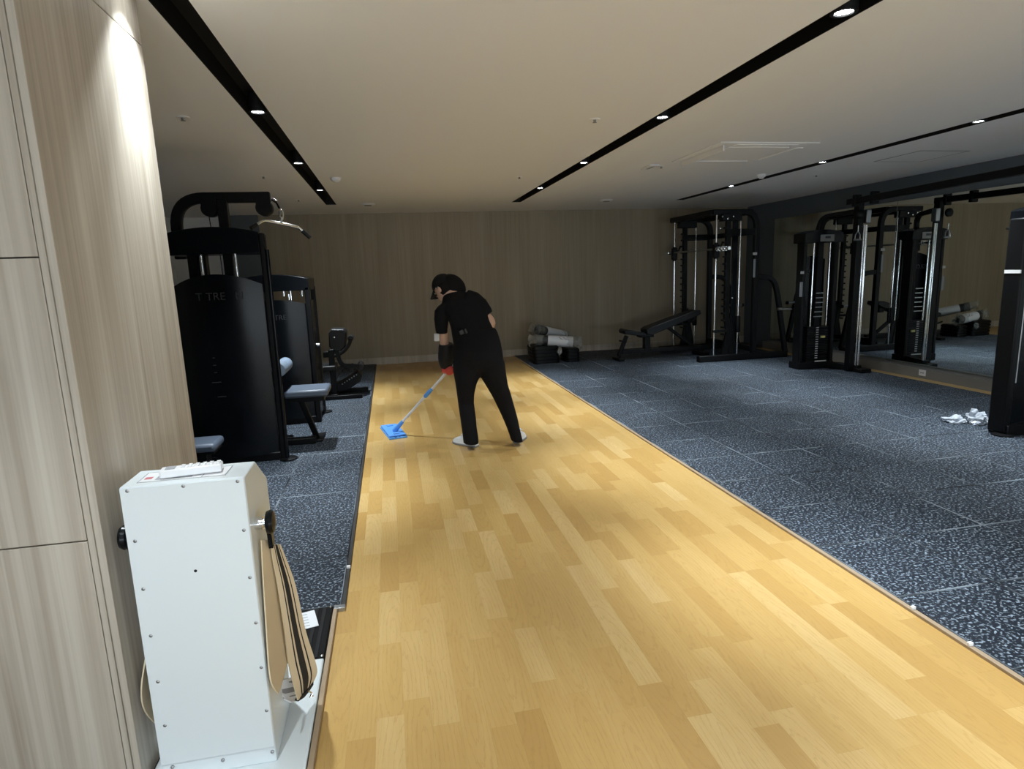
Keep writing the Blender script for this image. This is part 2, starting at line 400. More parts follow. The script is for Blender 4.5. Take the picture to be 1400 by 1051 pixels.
# ------------------------------------------------------------------ ceiling fittings
ac = thing('air_conditioner', 'large square white ceiling air conditioner with curved centre panel', 'air conditioner', (3.38, 5.58, CEIL))
ax0, ax1, ay0, ay1 = 2.895, 3.865, 5.1, 6.06
fr_ = MB(); w = .17
for a, b in (((ax0, ay0), (ax1, ay0+w)), ((ax0, ay1-w), (ax1, ay1)), ((ax0, ay0+w), (ax0+w, ay1-w)), ((ax1-w, ay0+w), (ax1, ay1-w))):
    fr_.bb((*a, CEIL-.012), (*b, CEIL))
obj('frame', fr_, 'ceiling', ac, bevel=.008)
obj('joint', MB().bb((ax0+w-.004, ay0+w-.004, CEIL-.010), (ax1-w+.004, ay1-w+.004, CEIL-.004)), 'alu', ac)
obj('grille', MB().prism([(3.38+q*math.cos(k*math.pi/16), 5.58+q*math.sin(k*math.pi/16), CEIL-.017) for k in range(32) for q in [.33/max(abs(math.cos(k*math.pi/16)), abs(math.sin(k*math.pi/16)))**.75]], (0, 0, .017)), 'ceiling', ac, bevel=.005)
for c, d, ax in (((ax0+.075, 5.58, CEIL-.038), (.012, .8, .05), 0), ((ax1-.075, 5.58, CEIL-.014), (.07, .6, .01), 1), ((3.38, ay0+.075, CEIL-.014), (.6, .07, .01), 1), ((3.38, ay1-.075, CEIL-.014), (.6, .07, .01), 1)):
    obj('vane', MB().box(c, d), 'plastic' if ax == 0 else 'ceiling', ac, bevel=.003)
hp = thing('access_panel', 'flush square access hatch in the ceiling beyond the right slot', 'hatch', (5.56, 5.77, CEIL))
hx0, hx1, hy0, hy1 = 5.27, 5.86, 5.47, 6.08
g = MB(); e = .012
for a, b in (((hx0, hy0), (hx1, hy0+e)), ((hx0, hy1-e), (hx1, hy1)), ((hx0, hy0), (hx0+e, hy1)), ((hx1-e, hy0), (hx1, hy1))): g.bb((*a, CEIL-.003), (*b, CEIL))
obj('frame', g, 'alu', hp); obj('cover', MB().bb((hx0+e, hy0+e, CEIL-.002), (hx1-e, hy1-e, CEIL)), 'ceiling', hp)
def disc(name, label, cat, px, r, h, dome=False):
    p = onz(*px, CEIL); o = thing(name, label, cat, p)
    prof = [(r, 0), (r, -h*.5), (r*.8, -h)] if not dome else [(r, 0), (r*.98, -h*.4), (r*.75, -h*.8), (r*.35, -h), (.01, -h)]
    obj('body', MB().lathe(p, (0, 0, 1), prof), 'plastic', o)
    obj('ring', MB().lathe(p + V((0, 0, -h-.001)), (0, 0, 1), [(r*.55, 0), (r*.5, -.006)]), 'alu' if not dome else 'plastic', o); return o
disc('air_vent', 'round white ceiling vent near the back wall, left one', 'vent', (503, 278.5), .10, .022)
disc('air_vent', 'round white ceiling vent near the back wall, right one', 'vent', (829, 273), .10, .022)
disc('smoke_detector', 'round white smoke detector beside the left ceiling slot', 'smoke detector', (459, 243), .055, .04, True)
disc('smoke_detector', 'round white smoke detector beside the right ceiling slot', 'smoke detector', (1041, 238.5), .055, .04, True)
sp_ = onz(889, 227, CEIL); o = thing('ceiling_speaker', 'flat white oblong ceiling fitting left of the air conditioner', 'fitting', sp_)
obj('plate', MB().box(sp_ + V((0, 0, -.009)), (.115, .24, .018)), 'plastic', o, bevel=.006); obj('slot', MB().box(sp_ + V((0, 0, -.0185)), (.03, .16, .002)), 'greyprint', o)
for i, (px, lab) in enumerate((((250, 160), 'small dark sprinkler head on the ceiling left of the left slot'), ((813, 163), 'small dark sprinkler head on the ceiling between the left and middle slots, nearer'),
        ((710, 241.5), 'small dark sprinkler head on the ceiling near the far end of the middle slot'), ((360, 241), 'small dark sprinkler head on the ceiling above the cable machine'), ((904, 227), 'small dark sprinkler head beside the oblong ceiling fitting'), ((1116, 239), 'small dark sprinkler head on the ceiling near the right wall'), ((408, 273), 'tiny dark sprinkler head on the ceiling near the back left'))):
    p = onz(*px, CEIL); o = thing('sprinkler', lab, 'sprinkler', p, 'ceiling sprinklers')
    obj('plate', MB().lathe(p, (0, 0, 1), [(.04, 0), (.036, -.005)]), 'ceiling', o); obj('head', MB().lathe(p + V((0, 0, -.005)), (0, 0, 1), [(.011, 0), (.008, -.012), (.015, -.016), (.015, -.018)], 12), 'alu', o)
# ------------------------------------------------------------------ belt massager in front
X1, Y1, Z1 = V((1, 0, 0)), V((0, 1, 0)), V((0, 0, 1))
bx0, bx1, by0 = -.777, -.447, 1.80
ms = thing('belt_massager', 'white upright belt massager with a striped webbing belt beside the oak pillar', 'massager', (-.61, 1.95, -.02))
obj('base', MB().bb((-.822, 1.745, -.024), (-.356, 2.318, .012)), 'white', ms, bevel=.006)
ft = MB().bb((-.822, 2.320, -.024), (-.356, 2.722, .008))
pf = obj('footplate', ft, 'black', ms, bevel=.003)
rb = MB()
for k in range(13): rb.bb((-.812+k*.0345, 2.33, .008), (-.797+k*.0345, 2.712, .0105))
obj('rib', rb, 'pad', pf, kind='stuff')
for x, y in ((-.366, 2.335), (-.366, 2.71)): obj('screw', MB().lathe((x, y, .0125), Z1, [(.006, -.003), (.005, .002), (.001, .003)], 12), 'chrome', pf)
side = [(0, by0, .012), (0, by0+.012, .945), (0, by0+.163, .945), (0, by0+.298, .848), (0, by0+.298, .012)]
obj('body', MB().prism([V((bx0, p[1], p[2])) for p in side], (bx1-bx0, 0, 0)), 'white', ms, bevel=.004)
tl = math.atan2(.012, .933); fu = V((0, math.sin(tl), math.cos(tl)))
def onfront(px, py): # a point of the front plate
    d = ray(px, py); n = V((0, -math.cos(tl), math.sin(tl))); o = V((0, by0-.003, .012)); e = V((0, 0, EYE)); return e + d*((o-e).dot(n)/d.dot(n))
fp = obj('front_panel', MB().prism([V((x, by0 + .0128*(z-.012)-.0012, z)) for x, z in ((bx0+.002, .068), (bx1-.002, .068), (bx1-.002, .942), (bx0+.002, .942))], (0, -.0026, 0)), 'white', ms, bevel=.0008)
SCR = [(174, 671), (250.6, 664.3), (324.8, 657.7), (333.5, 724.5), (184.8, 739.5), (341.7, 789), (196, 805), (350, 851), (206.3, 868.9), (357.3, 912), (216, 931.6), (225.6, 991.5), (364.5, 971), (372.2, 1027.8), (304.6, 1039.3), (235.7, 1048.8)]
for p in SCR: obj('screw', MB().lathe(onfront(*p), (0, -1, 0), [(.0056, -.004), (.0052, .001), (.003, .0026), (.0005, .003)], 12), 'steel', fp)
obj('hole', MB().lathe(onfront(267.5, 780), (0, -1, 0), [(.0045, -.002), (.0045, .0014)], 10), 'slot', fp)
# control label on the top
tz = .9455
fr_ = obj('top_label', MB().bb((-.742, 1.842, tz-.001), (-.505, 1.935, tz+.0004)), 'plastic', ms)
for a, b in (((-.742, 1.842), (-.505, 1.8445)), ((-.742, 1.9325), (-.505, 1.935)), ((-.742, 1.842), (-.7395, 1.935)), ((-.572, 1.842), (-.5695, 1.935)), ((-.5075, 1.842), (-.505, 1.935))):
    obj('outline', MB().bb((*a, tz), (*b, tz+.0008)), 'greyprint', fr_)
obj('display', MB().bb((-.70, 1.855, tz), (-.60, 1.925, tz+.0007)), 'greyprint', fr_, bevel=.0005)
obj('red_mark', MB().bb((-.732, 1.868, tz), (-.712, 1.888, tz+.0008)), 'redprint', fr_, label='faint red print')
# remote lying on the label
rm = thing('remote_control', 'white remote control with grey buttons lying on the massager top', 'remote', (-.60, 1.90, tz))
ra = math.radians(7); RX, RY = V((math.cos(ra), math.sin(ra), 0)), V((-math.sin(ra), math.cos(ra), 0))
rc = V((-.606, 1.884, tz+.0135)); axr = (RX, RY, Z1)
obj('body', MB().box(rc, (.165, .046, .024), axr), 'plastic', rm, bevel=.005)
obj('screen', MB().box(rc + RX*-.055 + Z1*.0125, (.026, .03, .002), axr), 'greyprint', rm)
for i in range(6):
    for j in range(2): obj('button', MB().box(rc + RX*(-.022+i*.019) + RY*(-.009+j*.018) + Z1*.0135, (.011, .011, .005), axr), 'plastic', rm, bevel=.0015)
# belt hooks and belts, both sides
def hook(sd):
    cx = (bx0+bx1)/2; hw = (bx1-bx0)/2
    S = lambda x, y, z: V((cx + sd*(hw+x), y, z)); w = 1 if sd > 0 else .55
    h = obj('hook', MB().cyl(S(-.01, 1.875, .775), S(.022*w, 1.875, .775), .019).cyl(S(.020*w, 1.875, .775), S(.030*w, 1.875, .775), .014), 'chrome', ms, label='chrome hook')
    obj('knob', MB().lathe(S(.030*w, 1.875, .775), (sd, 0, 0), [(.020, 0), (.034, .004), (.037, .014), (.032, .023), (.012, .028)]).sweep([S(.036*w, 1.878, .77), S(.037*w, 1.884, .735), S(.036*w, 1.893, .69)], .028, .013, Y1), 'gloss', h, label='black knob')
    if sd > 0:
        L = [at(x, y, Y) for x, y, Y in ((370.5, 744, 1.895), (373, 765, 1.90), (379.5, 800, 1.92), (388.5, 860, 1.94), (394, 906, 1.95), (401, 935, 1.955), (407, 957, 1.96))]
        R = [at(x, y, Y) for x, y, Y in ((383, 744, 1.93), (391.3, 765, 1.955), (403.7, 800, 1.985), (417, 860, 2.02), (429.5, 900, 2.05), (433, 919, 2.06), (426, 936, 2.06))]
    else:
        L = [V((x, y, z)) for x, y, z in ((-.790, 1.99, .70), (-.795, 1.97, .52), (-.806, 1.90, .40), (-.818, 1.85, .30), (-.818, 1.85, .22), (-.805, 1.90, .12))]
        R = [V((x, y, z)) for x, y, z in ((-.792, 2.03, .70), (-.800, 2.05, .52), (-.812, 2.0, .40), (-.822, 1.95, .30), (-.822, 1.95, .22), (-.81, 2.0, .12))]
    L, R = smooth_path(L, 4), smooth_path(R, 4)
    b = obj('belt', MB().ribbon(L, R, .004), 'cream', ms, label='cream webbing belt with black stripes')
    def strip(u0, u1, name, m):
        A = [l.lerp(r, u0) for l, r in zip(L, R)]; B = [l.lerp(r, u1) for l, r in zip(L, R)]
        n_ = [(A[min(i+1, len(A)-1)]-A[max(i-1, 0)]).cross(B[i]-A[i]).normalized()*.0024 for i in range(len(A))]
        q = [1 if v.x*sd > 0 else -1 for v in n_]
        obj(name, MB().ribbon([p+v*e for p, v, e in zip(A, n_, q)], [p+v*e for p, v, e in zip(B, n_, q)], .0012), m, b)
    strip(.37, .61, 'stripe', 'webblack'); strip(.245, .29, 'stripe', 'webblack'); strip(.72, .765, 'stripe', 'webblack')
    if sd > 0:
        A = smooth_path([onx(x, y, X) for x, y, X in ((357, 738, -.434), (359, 780, -.436), (361.5, 820, -.438), (364, 860, -.438), (367, 906, -.436), (371, 934, -.430), (380, 948, -.420))], 4)
        B = smooth_path([onx(x, y, X) for x, y, X in ((369, 738, -.418), (376, 772, -.418), (383, 815, -.42), (389, 855, -.42), (393, 897, -.42), (390, 915, -.42), (384, 938, -.418))], 4)
        obj('belt_back', MB().ribbon(A, B, .004), 'cream', ms)
        T = [at(x, y, Y) for x, y, Y in ((380, 931, 1.96), (383, 945, 1.965), (389, 956, 1.97), (398, 960, 1.97))]; U = [at(x, y, Y) for x, y, Y in ((402, 925, 2.04), (403.5, 940, 2.035), (405, 952, 2.03), (406, 958, 2.03))]
        obj('belt_turn', MB().ribbon(T, U, .004), 'paper', b, label='white and grey belt end')
        T, U = smooth_path(T, 6), smooth_path(U, 6)
        for k, e in ((2, 3), (5, 8), (10, 11)):
            n_ = V((.3, -.9, .3))*.003; obj('grey_band', MB().ribbon([p+n_ for p in T[k:e+1]], [p+n_ for p in U[k:e+1]], .001), 'webgrey', b)
        obj('belt_end', MB().ribbon([at(405, 958, 1.965), at(413, 953, 1.99), at(420, 945, 2.03), at(426, 936, 2.055)], [at(408, 953, 1.975), at(415, 946, 2.0), at(421, 938, 2.04), at(426, 931, 2.06)], .016), 'webblack', b, label='black buckle end')
        obj('buckle', MB().tube([at(421, 944, 2.02), at(426, 947, 2.03), at(424, 953, 2.02), at(428, 951, 2.03)], .003, 8), 'chrome', b, label='chrome buckle')
hook(1); hook(-1)
cd = tag(obj('paper_card', MB().box((0, 0, 0), (.20, .14, .003)), 'paper', loc=(0, 0, 0), bevel=.0008), 'white card lying on the black ribbed footplate behind the belt', 'card')
cd.location = (-.515, 2.605, .0125); cd.rotation_euler = (0, 0, math.radians(14))
for k in range(5): c_ = obj('printed_line', MB().box((-.01, -.05+k*.024, .0018), (.15, .005, .0006)), 'greyprint', cd)
# ------------------------------------------------------------------ generic parts for machines
def bolt(p, d, par, r=.012): obj('bolt', MB().lathe(p, d, [(r, 0), (r, .006), (r*.5, .009)], 10), 'chrome', par)
def curved_cap(x0, x1, y0, y1, z0, z1, rise, par, name='head_cover', m='gloss'):
    N = 12; top = [V((x0+(x1-x0)*k/N, y0, z1+rise*(1-(2*k/N-1)**2))) for k in range(N, -1, -1)]
    return obj(name, MB().prism([V((x0, y0, z0)), V((x1, y0, z0))] + top, (0, y1-y0, 0)), m, par, bevel=.006)
def shroud(x0, x1, y, z0, z1, rise, fac, par, m='gloss', name='shroud', back=.05):
    """bowed cover plate seen from -Y with a facet turned back at its left edge"""
    N = 14; R = []
    for k in range(N+1):
        u = k/N; x = x0+(x1-x0)*u
        yy = y - .05*math.sin(math.pi*max(0, (x-x0-fac))/(x1-x0-fac)) if x > x0+fac else y + .10*(1-(x-x0)/fac)
        R.append((x, yy, z1+rise*(1-(2*u-1)**2)))
    mb = MB(); n = len(R)
    vs = [V((x, q, z0)) for x, q, z in R] + [V((x, q, z)) for x, q, z in R] + [V((x, q+.012, z0)) for x, q, z in R] + [V((x, q+.012, z)) for x, q, z in R]
    fs = [(i, i+1, n+i+1, n+i) for i in range(n-1)] + [(2*n+i, 3*n+i, 3*n+i+1, 2*n+i+1) for i in range(n-1)] + [(n+i, n+i+1, 3*n+i+1, 3*n+i) for i in range(n-1)] + [(i, 2*n+i, 2*n+i+1, i+1) for i in range(n-1)] + [(0, n, 3*n, 2*n), (n-1, 3*n-1, 4*n-1, 2*n-1)]
    return obj(name, mb.add(vs, fs), m, par)
def plates(cx, cy_, z0, n, w, d, h, par, step=.027):
    for k in range(n): obj('weight_plate', MB().box((cx, cy_, z0+step*(k+.5)), (w, d, step-.003)), 'black', par, bevel=.002)
# ------------------------------------------------------------------ lat pulldown (left, nearest)
lp = thing('lat_pulldown', 'black lat pulldown machine with lettered shroud and hanging bent bar', 'gym machine', (-1.3, 5.75, 0))
LY0, LY1, LYC = 5.30, 5.86, 5.76
obj('base_frame', MB().bb((-1.72, LY0-.02, 0), (-.97, LY0+.09, .07)).bb((-1.72, LY1-.09, 0), (-.97, LY1, .07)).bb((-1.72, LY0, 0), (-1.62, LY1, .07)).bb((-1.62, LYC-.04, 0), (-.76, LYC+.04, .06)), 'black', lp, bevel=.008)
sh = shroud(-1.70, -1.00, LY0+.0, .06, 1.47, .09, .15, lp)
text('lettering', 'T TRE   N', (-1.315, LY0-.056, 1.385), .085, (1, 0, 0), (0, 0, 1), 'letter', sh)
for k, (w_, z_) in enumerate(((.10, .70), (.03, .78), (.03, .84), (.03, .90), (.16, .58))): obj('printed_mark', MB().box((-1.42+.05*(k == 4), LY0-.042, z_), (w_*.7, .004, .006)), 'letter', sh)
shroud(-1.70, -1.12, LY1-.02, .06, 1.47, .09, .15, lp, name='rear_shroud')
curved_cap(-1.68, -.985, LY0-.02, LY0+.30, 1.715, 1.88, .045, lp)
for y in (LY0-.015,):
    u = obj('upright', MB().sweep([V((-.972, y, .0)), V((-.962, y, 1.72)), V((-.962, y, 1.87))], .05, .045, Y1), 'black', lp, bevel=.012)
    obj('edge_tube', MB().cyl((-.938, y-.02, .02), (-.930, y-.02, 1.74), .016), 'gloss', u)
    obj('foot', MB().lathe((-.935, y, 0), Z1, [(.075, 0), (.075, .012), (.05, .02)]), 'black', u)
for x in (-1.62, -1.545): obj('column', MB().bb((x-.035, LYC-.05, .06), (x+.035, LYC+.05, 1.75)), 'black', lp, bevel=.006)
obj('mast', MB().bb((-1.375, LYC-.04, .06), (-1.295, LYC+.04, 2.19)), 'black', lp, bevel=.008)
ws = obj('weight_stack', MB().bb((-1.50, 5.48, .08), (-1.12, 5.62, .12)), 'black', lp)
plates(-1.31, 5.55, .12, 15, .36, .13, 0, ws)
for x in (-1.50, -1.235): obj('guide_rod', MB().cyl((x, 5.55, .1), (x, 5.55, 1.73), .0135), 'chrome', lp)
arm = obj('top_arm', MB().sweep(fillet([V((-1.715, LYC, 1.7)), V((-1.715, LYC, 2.2)), V((-.945, LYC, 2.2))], .26, 10), .06, .088, Y1), 'black', lp, bevel=.01)
for x in (-1.435, -1.0):
    q = obj('pulley_cover', MB().lathe((x, LYC-.055, 2.11), Y1, [(.062, 0), (.068, .01), (.068, .1), (.062, .11)]), 'black', lp)
    obj('pulley_plate', MB().box((x, LYC-.052, 2.15), (.12, .006, .09)), 'black', q)
obj('cable', MB().cyl((-1.455, LYC, 2.09), (-1.44, LYC, 1.75), .004, 8).cyl((-1.39, LYC-.05, 1.73), (-1.385, LYC-.05, 1.45), .004, 8), 'gloss', lp)
q = smooth_path([at(371, 273, LYC), at(377, 276, LYC), at(382, 285, LYC)], 4)
ch = obj('pull_cable', MB().tube(q, .008, 8), 'gloss', lp); obj('cable_stop', MB().cyl(at(373, 272.5, LYC), at(377, 275.5, LYC), .014), 'chrome', ch)
c0 = at(384, 287, LYC); c1 = at(385, 299, LYC)
obj('carabiner', MB().tube([c0 + V((.016*math.sin(a), 0, -.04+.04*math.cos(a))) for a in [k*math.pi/9 for k in range(18)]] + [c0], .0075, 8), 'chrome', lp)
bar = [at(x, y, Y) for x, y, Y in ((343, 312, 5.62), (349, 308, 5.64), (361, 300.5, 5.70), (372, 302, 5.73), (385, 304.5, 5.76), (397, 307.5, 5.8), (407, 310, 5.83), (414, 316, 5.85), (424, 325, 5.87))]
pb = obj('pull_bar', MB().tube(fillet([bar[0], bar[2], bar[6], bar[8]], .025, 5), .0115), 'chrome', lp); obj('eyelet', MB().cyl(at(384.5, 297, LYC), at(385, 305, LYC), .012), 'chrome', pb)
for a, b in ((bar[0], bar[0].lerp(bar[2], .45)), (bar[6].lerp(bar[8], .35), bar[8])): obj('grip', MB().cyl(a, b, .018), 'pad', pb)
obj('seat', MB().bb((-.975, LYC-.17, .46), (-.60, LYC+.19, .525)), 'greypad', lp, bevel=.02, label='grey vinyl seat')
obj('seat_frame', MB().bb((-.95, LYC-.12, .415), (-.64, LYC+.12, .46)).sweep([V((-.86, LYC, .42)), V((-.76, LYC+.1, .02))], .05, .05, Y1).bb((-.83, LYC+.02, 0), (-.70, LYC+.3, .02)), 'black', lp, bevel=.006)
obj('roller_pad', MB().lathe((-.988, LYC-.22, .73), Y1, [(.02, 0), (.055, .004), (.062, .03), (.062, .15), (.058, .155), (.062, .16), (.062, .39), (.055, .415), (.02, .42)]), 'roller', lp, label='grey roller pad')
obj('roller_post', MB().sweep([V((-1.05, LYC, .70)), V((-1.05, LYC, .06))], .05, .05, Y1), 'black', lp, bevel=.004)
bn = thing('low_bench', 'dark grey bench pad showing beside the oak pillar, in front of the lat machine', 'bench', (-1.42, 4.55, 0))
obj('pad', MB().bb((-1.60, 4.40, .345), (-1.252, 4.66, .405)), 'greypad', bn, bevel=.022); obj('pad_board', MB().bb((-1.58, 4.42, .325), (-1.27, 4.64, .345)), 'black', bn)
obj('post', MB().bb((-1.56, 4.48, .05), (-1.33, 4.58, .325)), 'black', bn, bevel=.006); obj('base', MB().bb((-1.68, 4.44, 0), (-1.27, 4.62, .05)), 'black', bn, bevel=.006)
# ------------------------------------------------------------------ second machine behind it
rw = thing('selectorized_machine', 'shorter black weight stack machine standing behind the lat pulldown', 'gym machine', (-1.15, 6.9, 0))
RY0, RY1 = 6.6, 7.12
obj('base_frame', MB().bb((-1.55, RY0, 0), (-.80, RY0+.08, .07)).bb((-1.55, RY1-.08, 0), (-.80, RY1, .07)).bb((-1.5, RY0, 0), (-1.42, RY1, .07)), 'black', rw, bevel=.006)
s2 = shroud(-1.50, -.845, RY0+.02, .06, 1.25, .05, .12, rw)
text('lettering', 'TRE', (-1.10, RY0-.03, 1.12), .07, (1, 0, 0), (0, 0, 1), 'letter', s2)
curved_cap(-1.52, -.80, RY0-.02, RY1, 1.385, 1.505, .05, rw)
for y in (RY0, RY1-.03): obj('upright', MB().bb((-.845, y-.02, .02), (-.795, y+.03, 1.42)), 'black', rw, bevel=.008)
obj('side_cover', MB().bb((-.835, RY0+.04, .05), (-.81, RY1-.06, 1.28)), 'gloss', rw, bevel=.004)
for px in ((388, 401), (395, 406), (413, 401)):
    p = at(*px, 6.75); obj('selector_pin', MB().cyl(p + V((0, 0, .03)), p - V((0, 0, .03)), .012), 'chrome', rw)
obj('guide_rod', MB().cyl((-1.22, 6.86, .1), (-1.22, 6.86, 1.40), .012).cyl((-1.02, 6.86, .1), (-1.02, 6.86, 1.40), .012), 'chrome', rw)
obj('adjuster', MB().lathe((-.79, 6.72, .81), X1, [(.01, 0), (.018, .006), (.016, .03), (.004, .034)], 12), 'chrome', rw)
obj('foot', MB().lathe((-.80, RY1-.02, 0), Z1, [(.07, 0), (.07, .012), (.04, .02)]), 'black', rw)
# ------------------------------------------------------------------ low seated machine by the back wall
lg = thing('seated_leg_machine', 'low black leg machine with padded backrest near the back wall', 'gym machine', (-.7, 7.9, 0))
Y3 = 7.95
def A3(x, y): return at(x, y, Y3)
obj('base_frame', MB().bb((-.98, 7.78, 0), (-.42, 7.84, .05)).bb((-.90, 8.25, 0), (-.36, 8.31, .05)).bb((-.80, 7.8, 0), (-.72, 8.3, .06)), 'black', lg, bevel=.005)
obj('backrest', MB().prism([A3(449, 456), A3(452, 450), A3(470, 450), A3(473, 455), A3(472, 474), A3(466, 480), A3(455, 480), A3(450, 474)], (0, .28, 0)), 'pad', lg, bevel=.015)
bolt(A3(457, 461), (0, -1, 0), lg, .01)
obj('back_post', MB().sweep(fillet([A3(461, 478), A3(463, 490), A3(468, 500), A3(492, 500.5)], .08) , .06, .05, Y1), 'black', lg, bevel=.006)
obj('curved_arm', MB().tube(smooth_path([A3(452, 487), A3(462, 485), A3(472, 478), A3(478, 469), A3(479, 462)], 5), .024), 'black', lg)
obj('arm_roller', MB().cyl(A3(479, 463), A3(479, 463) + V((0, .22, 0)), .035), 'pad', lg)
obj('side_bracket', MB().bb(A3(442, 489), A3(462, 480) + V((0, .05, 0))), 'black', lg, bevel=.006)
obj('foot_roller', MB().cyl(A3(492, 502) , A3(492, 502) + V((0, .3, 0)), .04).cyl(A3(480, 504), A3(480, 504) + V((0, .3, 0)), .03), 'pad', lg)
tr = obj('step_plate', MB().prism([A3(466, 523), A3(489, 508), A3(495, 514), A3(493, 521), A3(476, 533), A3(452, 537), A3(450, 527)], (0, .22, 0)), 'black', lg, bevel=.008)
for k in range(7):
    p = A3(468+3.2*k, 523.5-2.1*k); obj('tread_stud', MB().lathe(p + V((0, -.001, -.012)), (0, -1, 0), [(.008, 0), (.006, .004)], 8), 'steel', tr)
obj('seat_post', MB().bb((-.80, 7.9, .05), (-.73, 7.97, .62)), 'black', lg, bevel=.006)
obj('seat', MB().bb((-.98, 7.84, .36), (-.72, 8.2, .42)), 'pad', lg, bevel=.015)
# ------------------------------------------------------------------ smith machine
sm = thing('smith_machine', 'tall black smith machine frame with chrome guide rods near the back corner', 'gym machine', (5.3, 9.4, 0))
SA, SB_ = 8.75, 10.15
for y in (SA, SB_):
    obj('foot_rail', MB().bb((4.66, y-.06, .0), (6.2, y+.04, .10)), 'black', sm, bevel=.012)
    obj('rear_upright', MB().sweep(fillet([V((5.615, y, .08)), V((5.60, y, 2.27)), V((4.86, y, 2.27))], .24, 10), .07, .085, Y1), 'black', sm, bevel=.012)
    for x, r, nm in ((4.92, .0145, 'guide_rod'), (5.32, .0115, 'counterweight_rod')): obj(nm, MB().cyl((x, y-.02, .09), (x, y-.02, 2.23), r), 'chrome', sm)
    rk = obj('rack_column', MB().sweep([V((5.22, y, .08)), V((5.13, y, .7)), V((5.12, y, 2.25))], .06, .075, Y1), 'black', sm, bevel=.008)
    for k in range(16): obj('rack_hook', MB().cyl((5.075, y-.04, .42+.108*k), (5.075, y+.04, .42+.108*k), .014, 10), 'black', rk)
    obj('column_gusset', MB().prism([V((5.06, y-.02, .08)), V((5.33, y-.02, .08)), V((5.20, y-.02, .75))], (0, .05, 0)), 'black', sm, bevel=.004)
    obj('cross_brace', MB().bb((5.16, y-.03, 1.92), (5.60, y+.03, 2.02)), 'black', sm, bevel=.006)
    obj('lower_stop', MB().bb((4.90, y-.04, .455), (5.16, y-.0, .495)), 'black', sm, bevel=.004)
    obj('rubber_stop', MB().lathe((5.32, y-.02, .44), Z1, [(.03, 0), (.042, .02), (.042, .24), (.03, .26)]), 'black', sm)
    obj('storage_leg', MB().sweep(fillet([V((5.60, y, 1.29)), V((5.93, y, 1.27)), V((6.02, y, .95)), V((6.19, y, .06))], .22, 8), .06, .075, Y1), 'black', sm, bevel=.01)
    pg = obj('plate_peg', MB().cyl((6.01, y-.03, .77), (6.25, y-.03, .76), .024), 'steel', sm); obj('peg_cap', MB().cyl((6.235, y-.03, .76), (6.265, y-.03, .76), .03), 'black', pg)
    cb = obj('bar_carriage', MB().bb((4.875, y-.055, 1.60), (4.965, y+.02, 1.80)), 'black', sm, bevel=.01)
    obj('bearing', MB().lathe((4.92, y-.02, 1.80), Z1, [(.03, 0), (.03, .02)]).lathe((4.92, y-.02, 1.58), Z1, [(.03, 0), (.03, .02)]), 'black', cb)
    obj('safety_latch', MB().sweep([V((4.93, y+.05, 1.72)), V((5.02, y+.05, 1.74)), V((5.07, y+.05, 1.84))], .02, .022, Y1), 'black', cb)
for z, x in ((2.27, 4.88), (2.27, 5.5)): obj('top_beam', MB().bb((x-.045, SA, z-.04), (x+.045, SB_, z+.04)), 'black', sm, bevel=.008)
for y in (SA, SB_): obj('pulley_box', MB().bb((5.0, y-.06, 2.135), (5.32, y+.06, 2.25)), 'black', sm, bevel=.008)
for z in (.16, 1.97): obj('rear_beam', MB().bb((5.565, SA, z-.04), (5.635, SB_, z+.04)), 'black', sm, bevel=.008)
obj('shroud', MB().bb((5.20, SA-.012, .10), (5.29, SA+.012, 2.2)), 'gloss', sm, bevel=.004)
for p in ((4.99, 2.20), (5.08, 2.17), (5.17, 2.20), (4.96, 2.03), (5.19, .98)): bolt(V((p[0], SA-.062, p[1])), (0, -1, 0), sm, .013)
sb = obj('barbell', MB().cyl((4.90, 8.38, 1.725), (4.90, 10.5, 1.725), .0145), 'steel', sm)
for a, b, r in ((8.32, 8.60, .025), (10.24, 10.52, .025)): obj('sleeve', MB().cyl((4.90, a, 1.725), (4.90, b, 1.725), r), 'chrome', sb)
for y in (8.42, 8.50, 8.60, 8.65, 10.28): obj('collar', MB().lathe((4.90, y, 1.725), Y1, [(.032, -.012), (.036, -.006), (.036, .006), (.032, .012)]), 'chrome', sb)
obj('sticker', MB().bb((5.53, SA-.040, 1.62), (5.60, SA-.034, 1.66)), 'label', sm, label='white sticker'); obj('printed_strip', MB().bb((5.545, SA-.040, 1.28), (5.58, SA-.034, 1.56)), 'greyprint', sm)
# ------------------------------------------------------------------ bench in the smith machine
be = thing('incline_bench', 'black adjustable bench with raised backrest left of the smith machine', 'bench', (4.4, 9.45, 0))
YB_ = 9.33
def AB(x, y): return at(x, y, YB_)
obj('seat', MB().prism([AB(854, 453), AB(857, 450.5), AB(883, 455), AB(884, 460), AB(860, 457.5), AB(855, 457)], (0, .28, 0)), 'pad', be, bevel=.012)
obj('backrest', MB().prism([AB(884, 451), AB(888, 448), AB(950, 424.5), AB(958, 424), AB(959, 429), AB(952, 433), AB(892, 458), AB(885, 457)], (0, .27, 0)), 'pad', be, bevel=.012)
obj('main_beam', MB().bb((3.68, YB_+.10, .10), (5.12, YB_+.18, .17)), 'black', be, bevel=.008)
obj('front_leg', MB().sweep([AB(861, 460)+V((0, .14, 0)), AB(850, 489)+V((0, .14, 0))], .06, .06, Y1).bb((3.58, YB_-.02, .0), (3.68, YB_+.30, .05)), 'black', be, bevel=.008)
obj('rear_foot', MB().bb((5.05, YB_-.08, .0), (5.14, YB_+.36, .06)).bb((5.06, YB_+.1, .03), (5.12, YB_+.18, .12)), 'black', be, bevel=.008)
obj('centre_post', MB().bb((4.07, YB_+.09, .15), (4.17, YB_+.19, .38)), 'black', be, bevel=.006)
obj('hinge', MB().bb((3.98, YB_+.06, .36), (4.22, YB_+.22, .42)), 'black', be, bevel=.008)
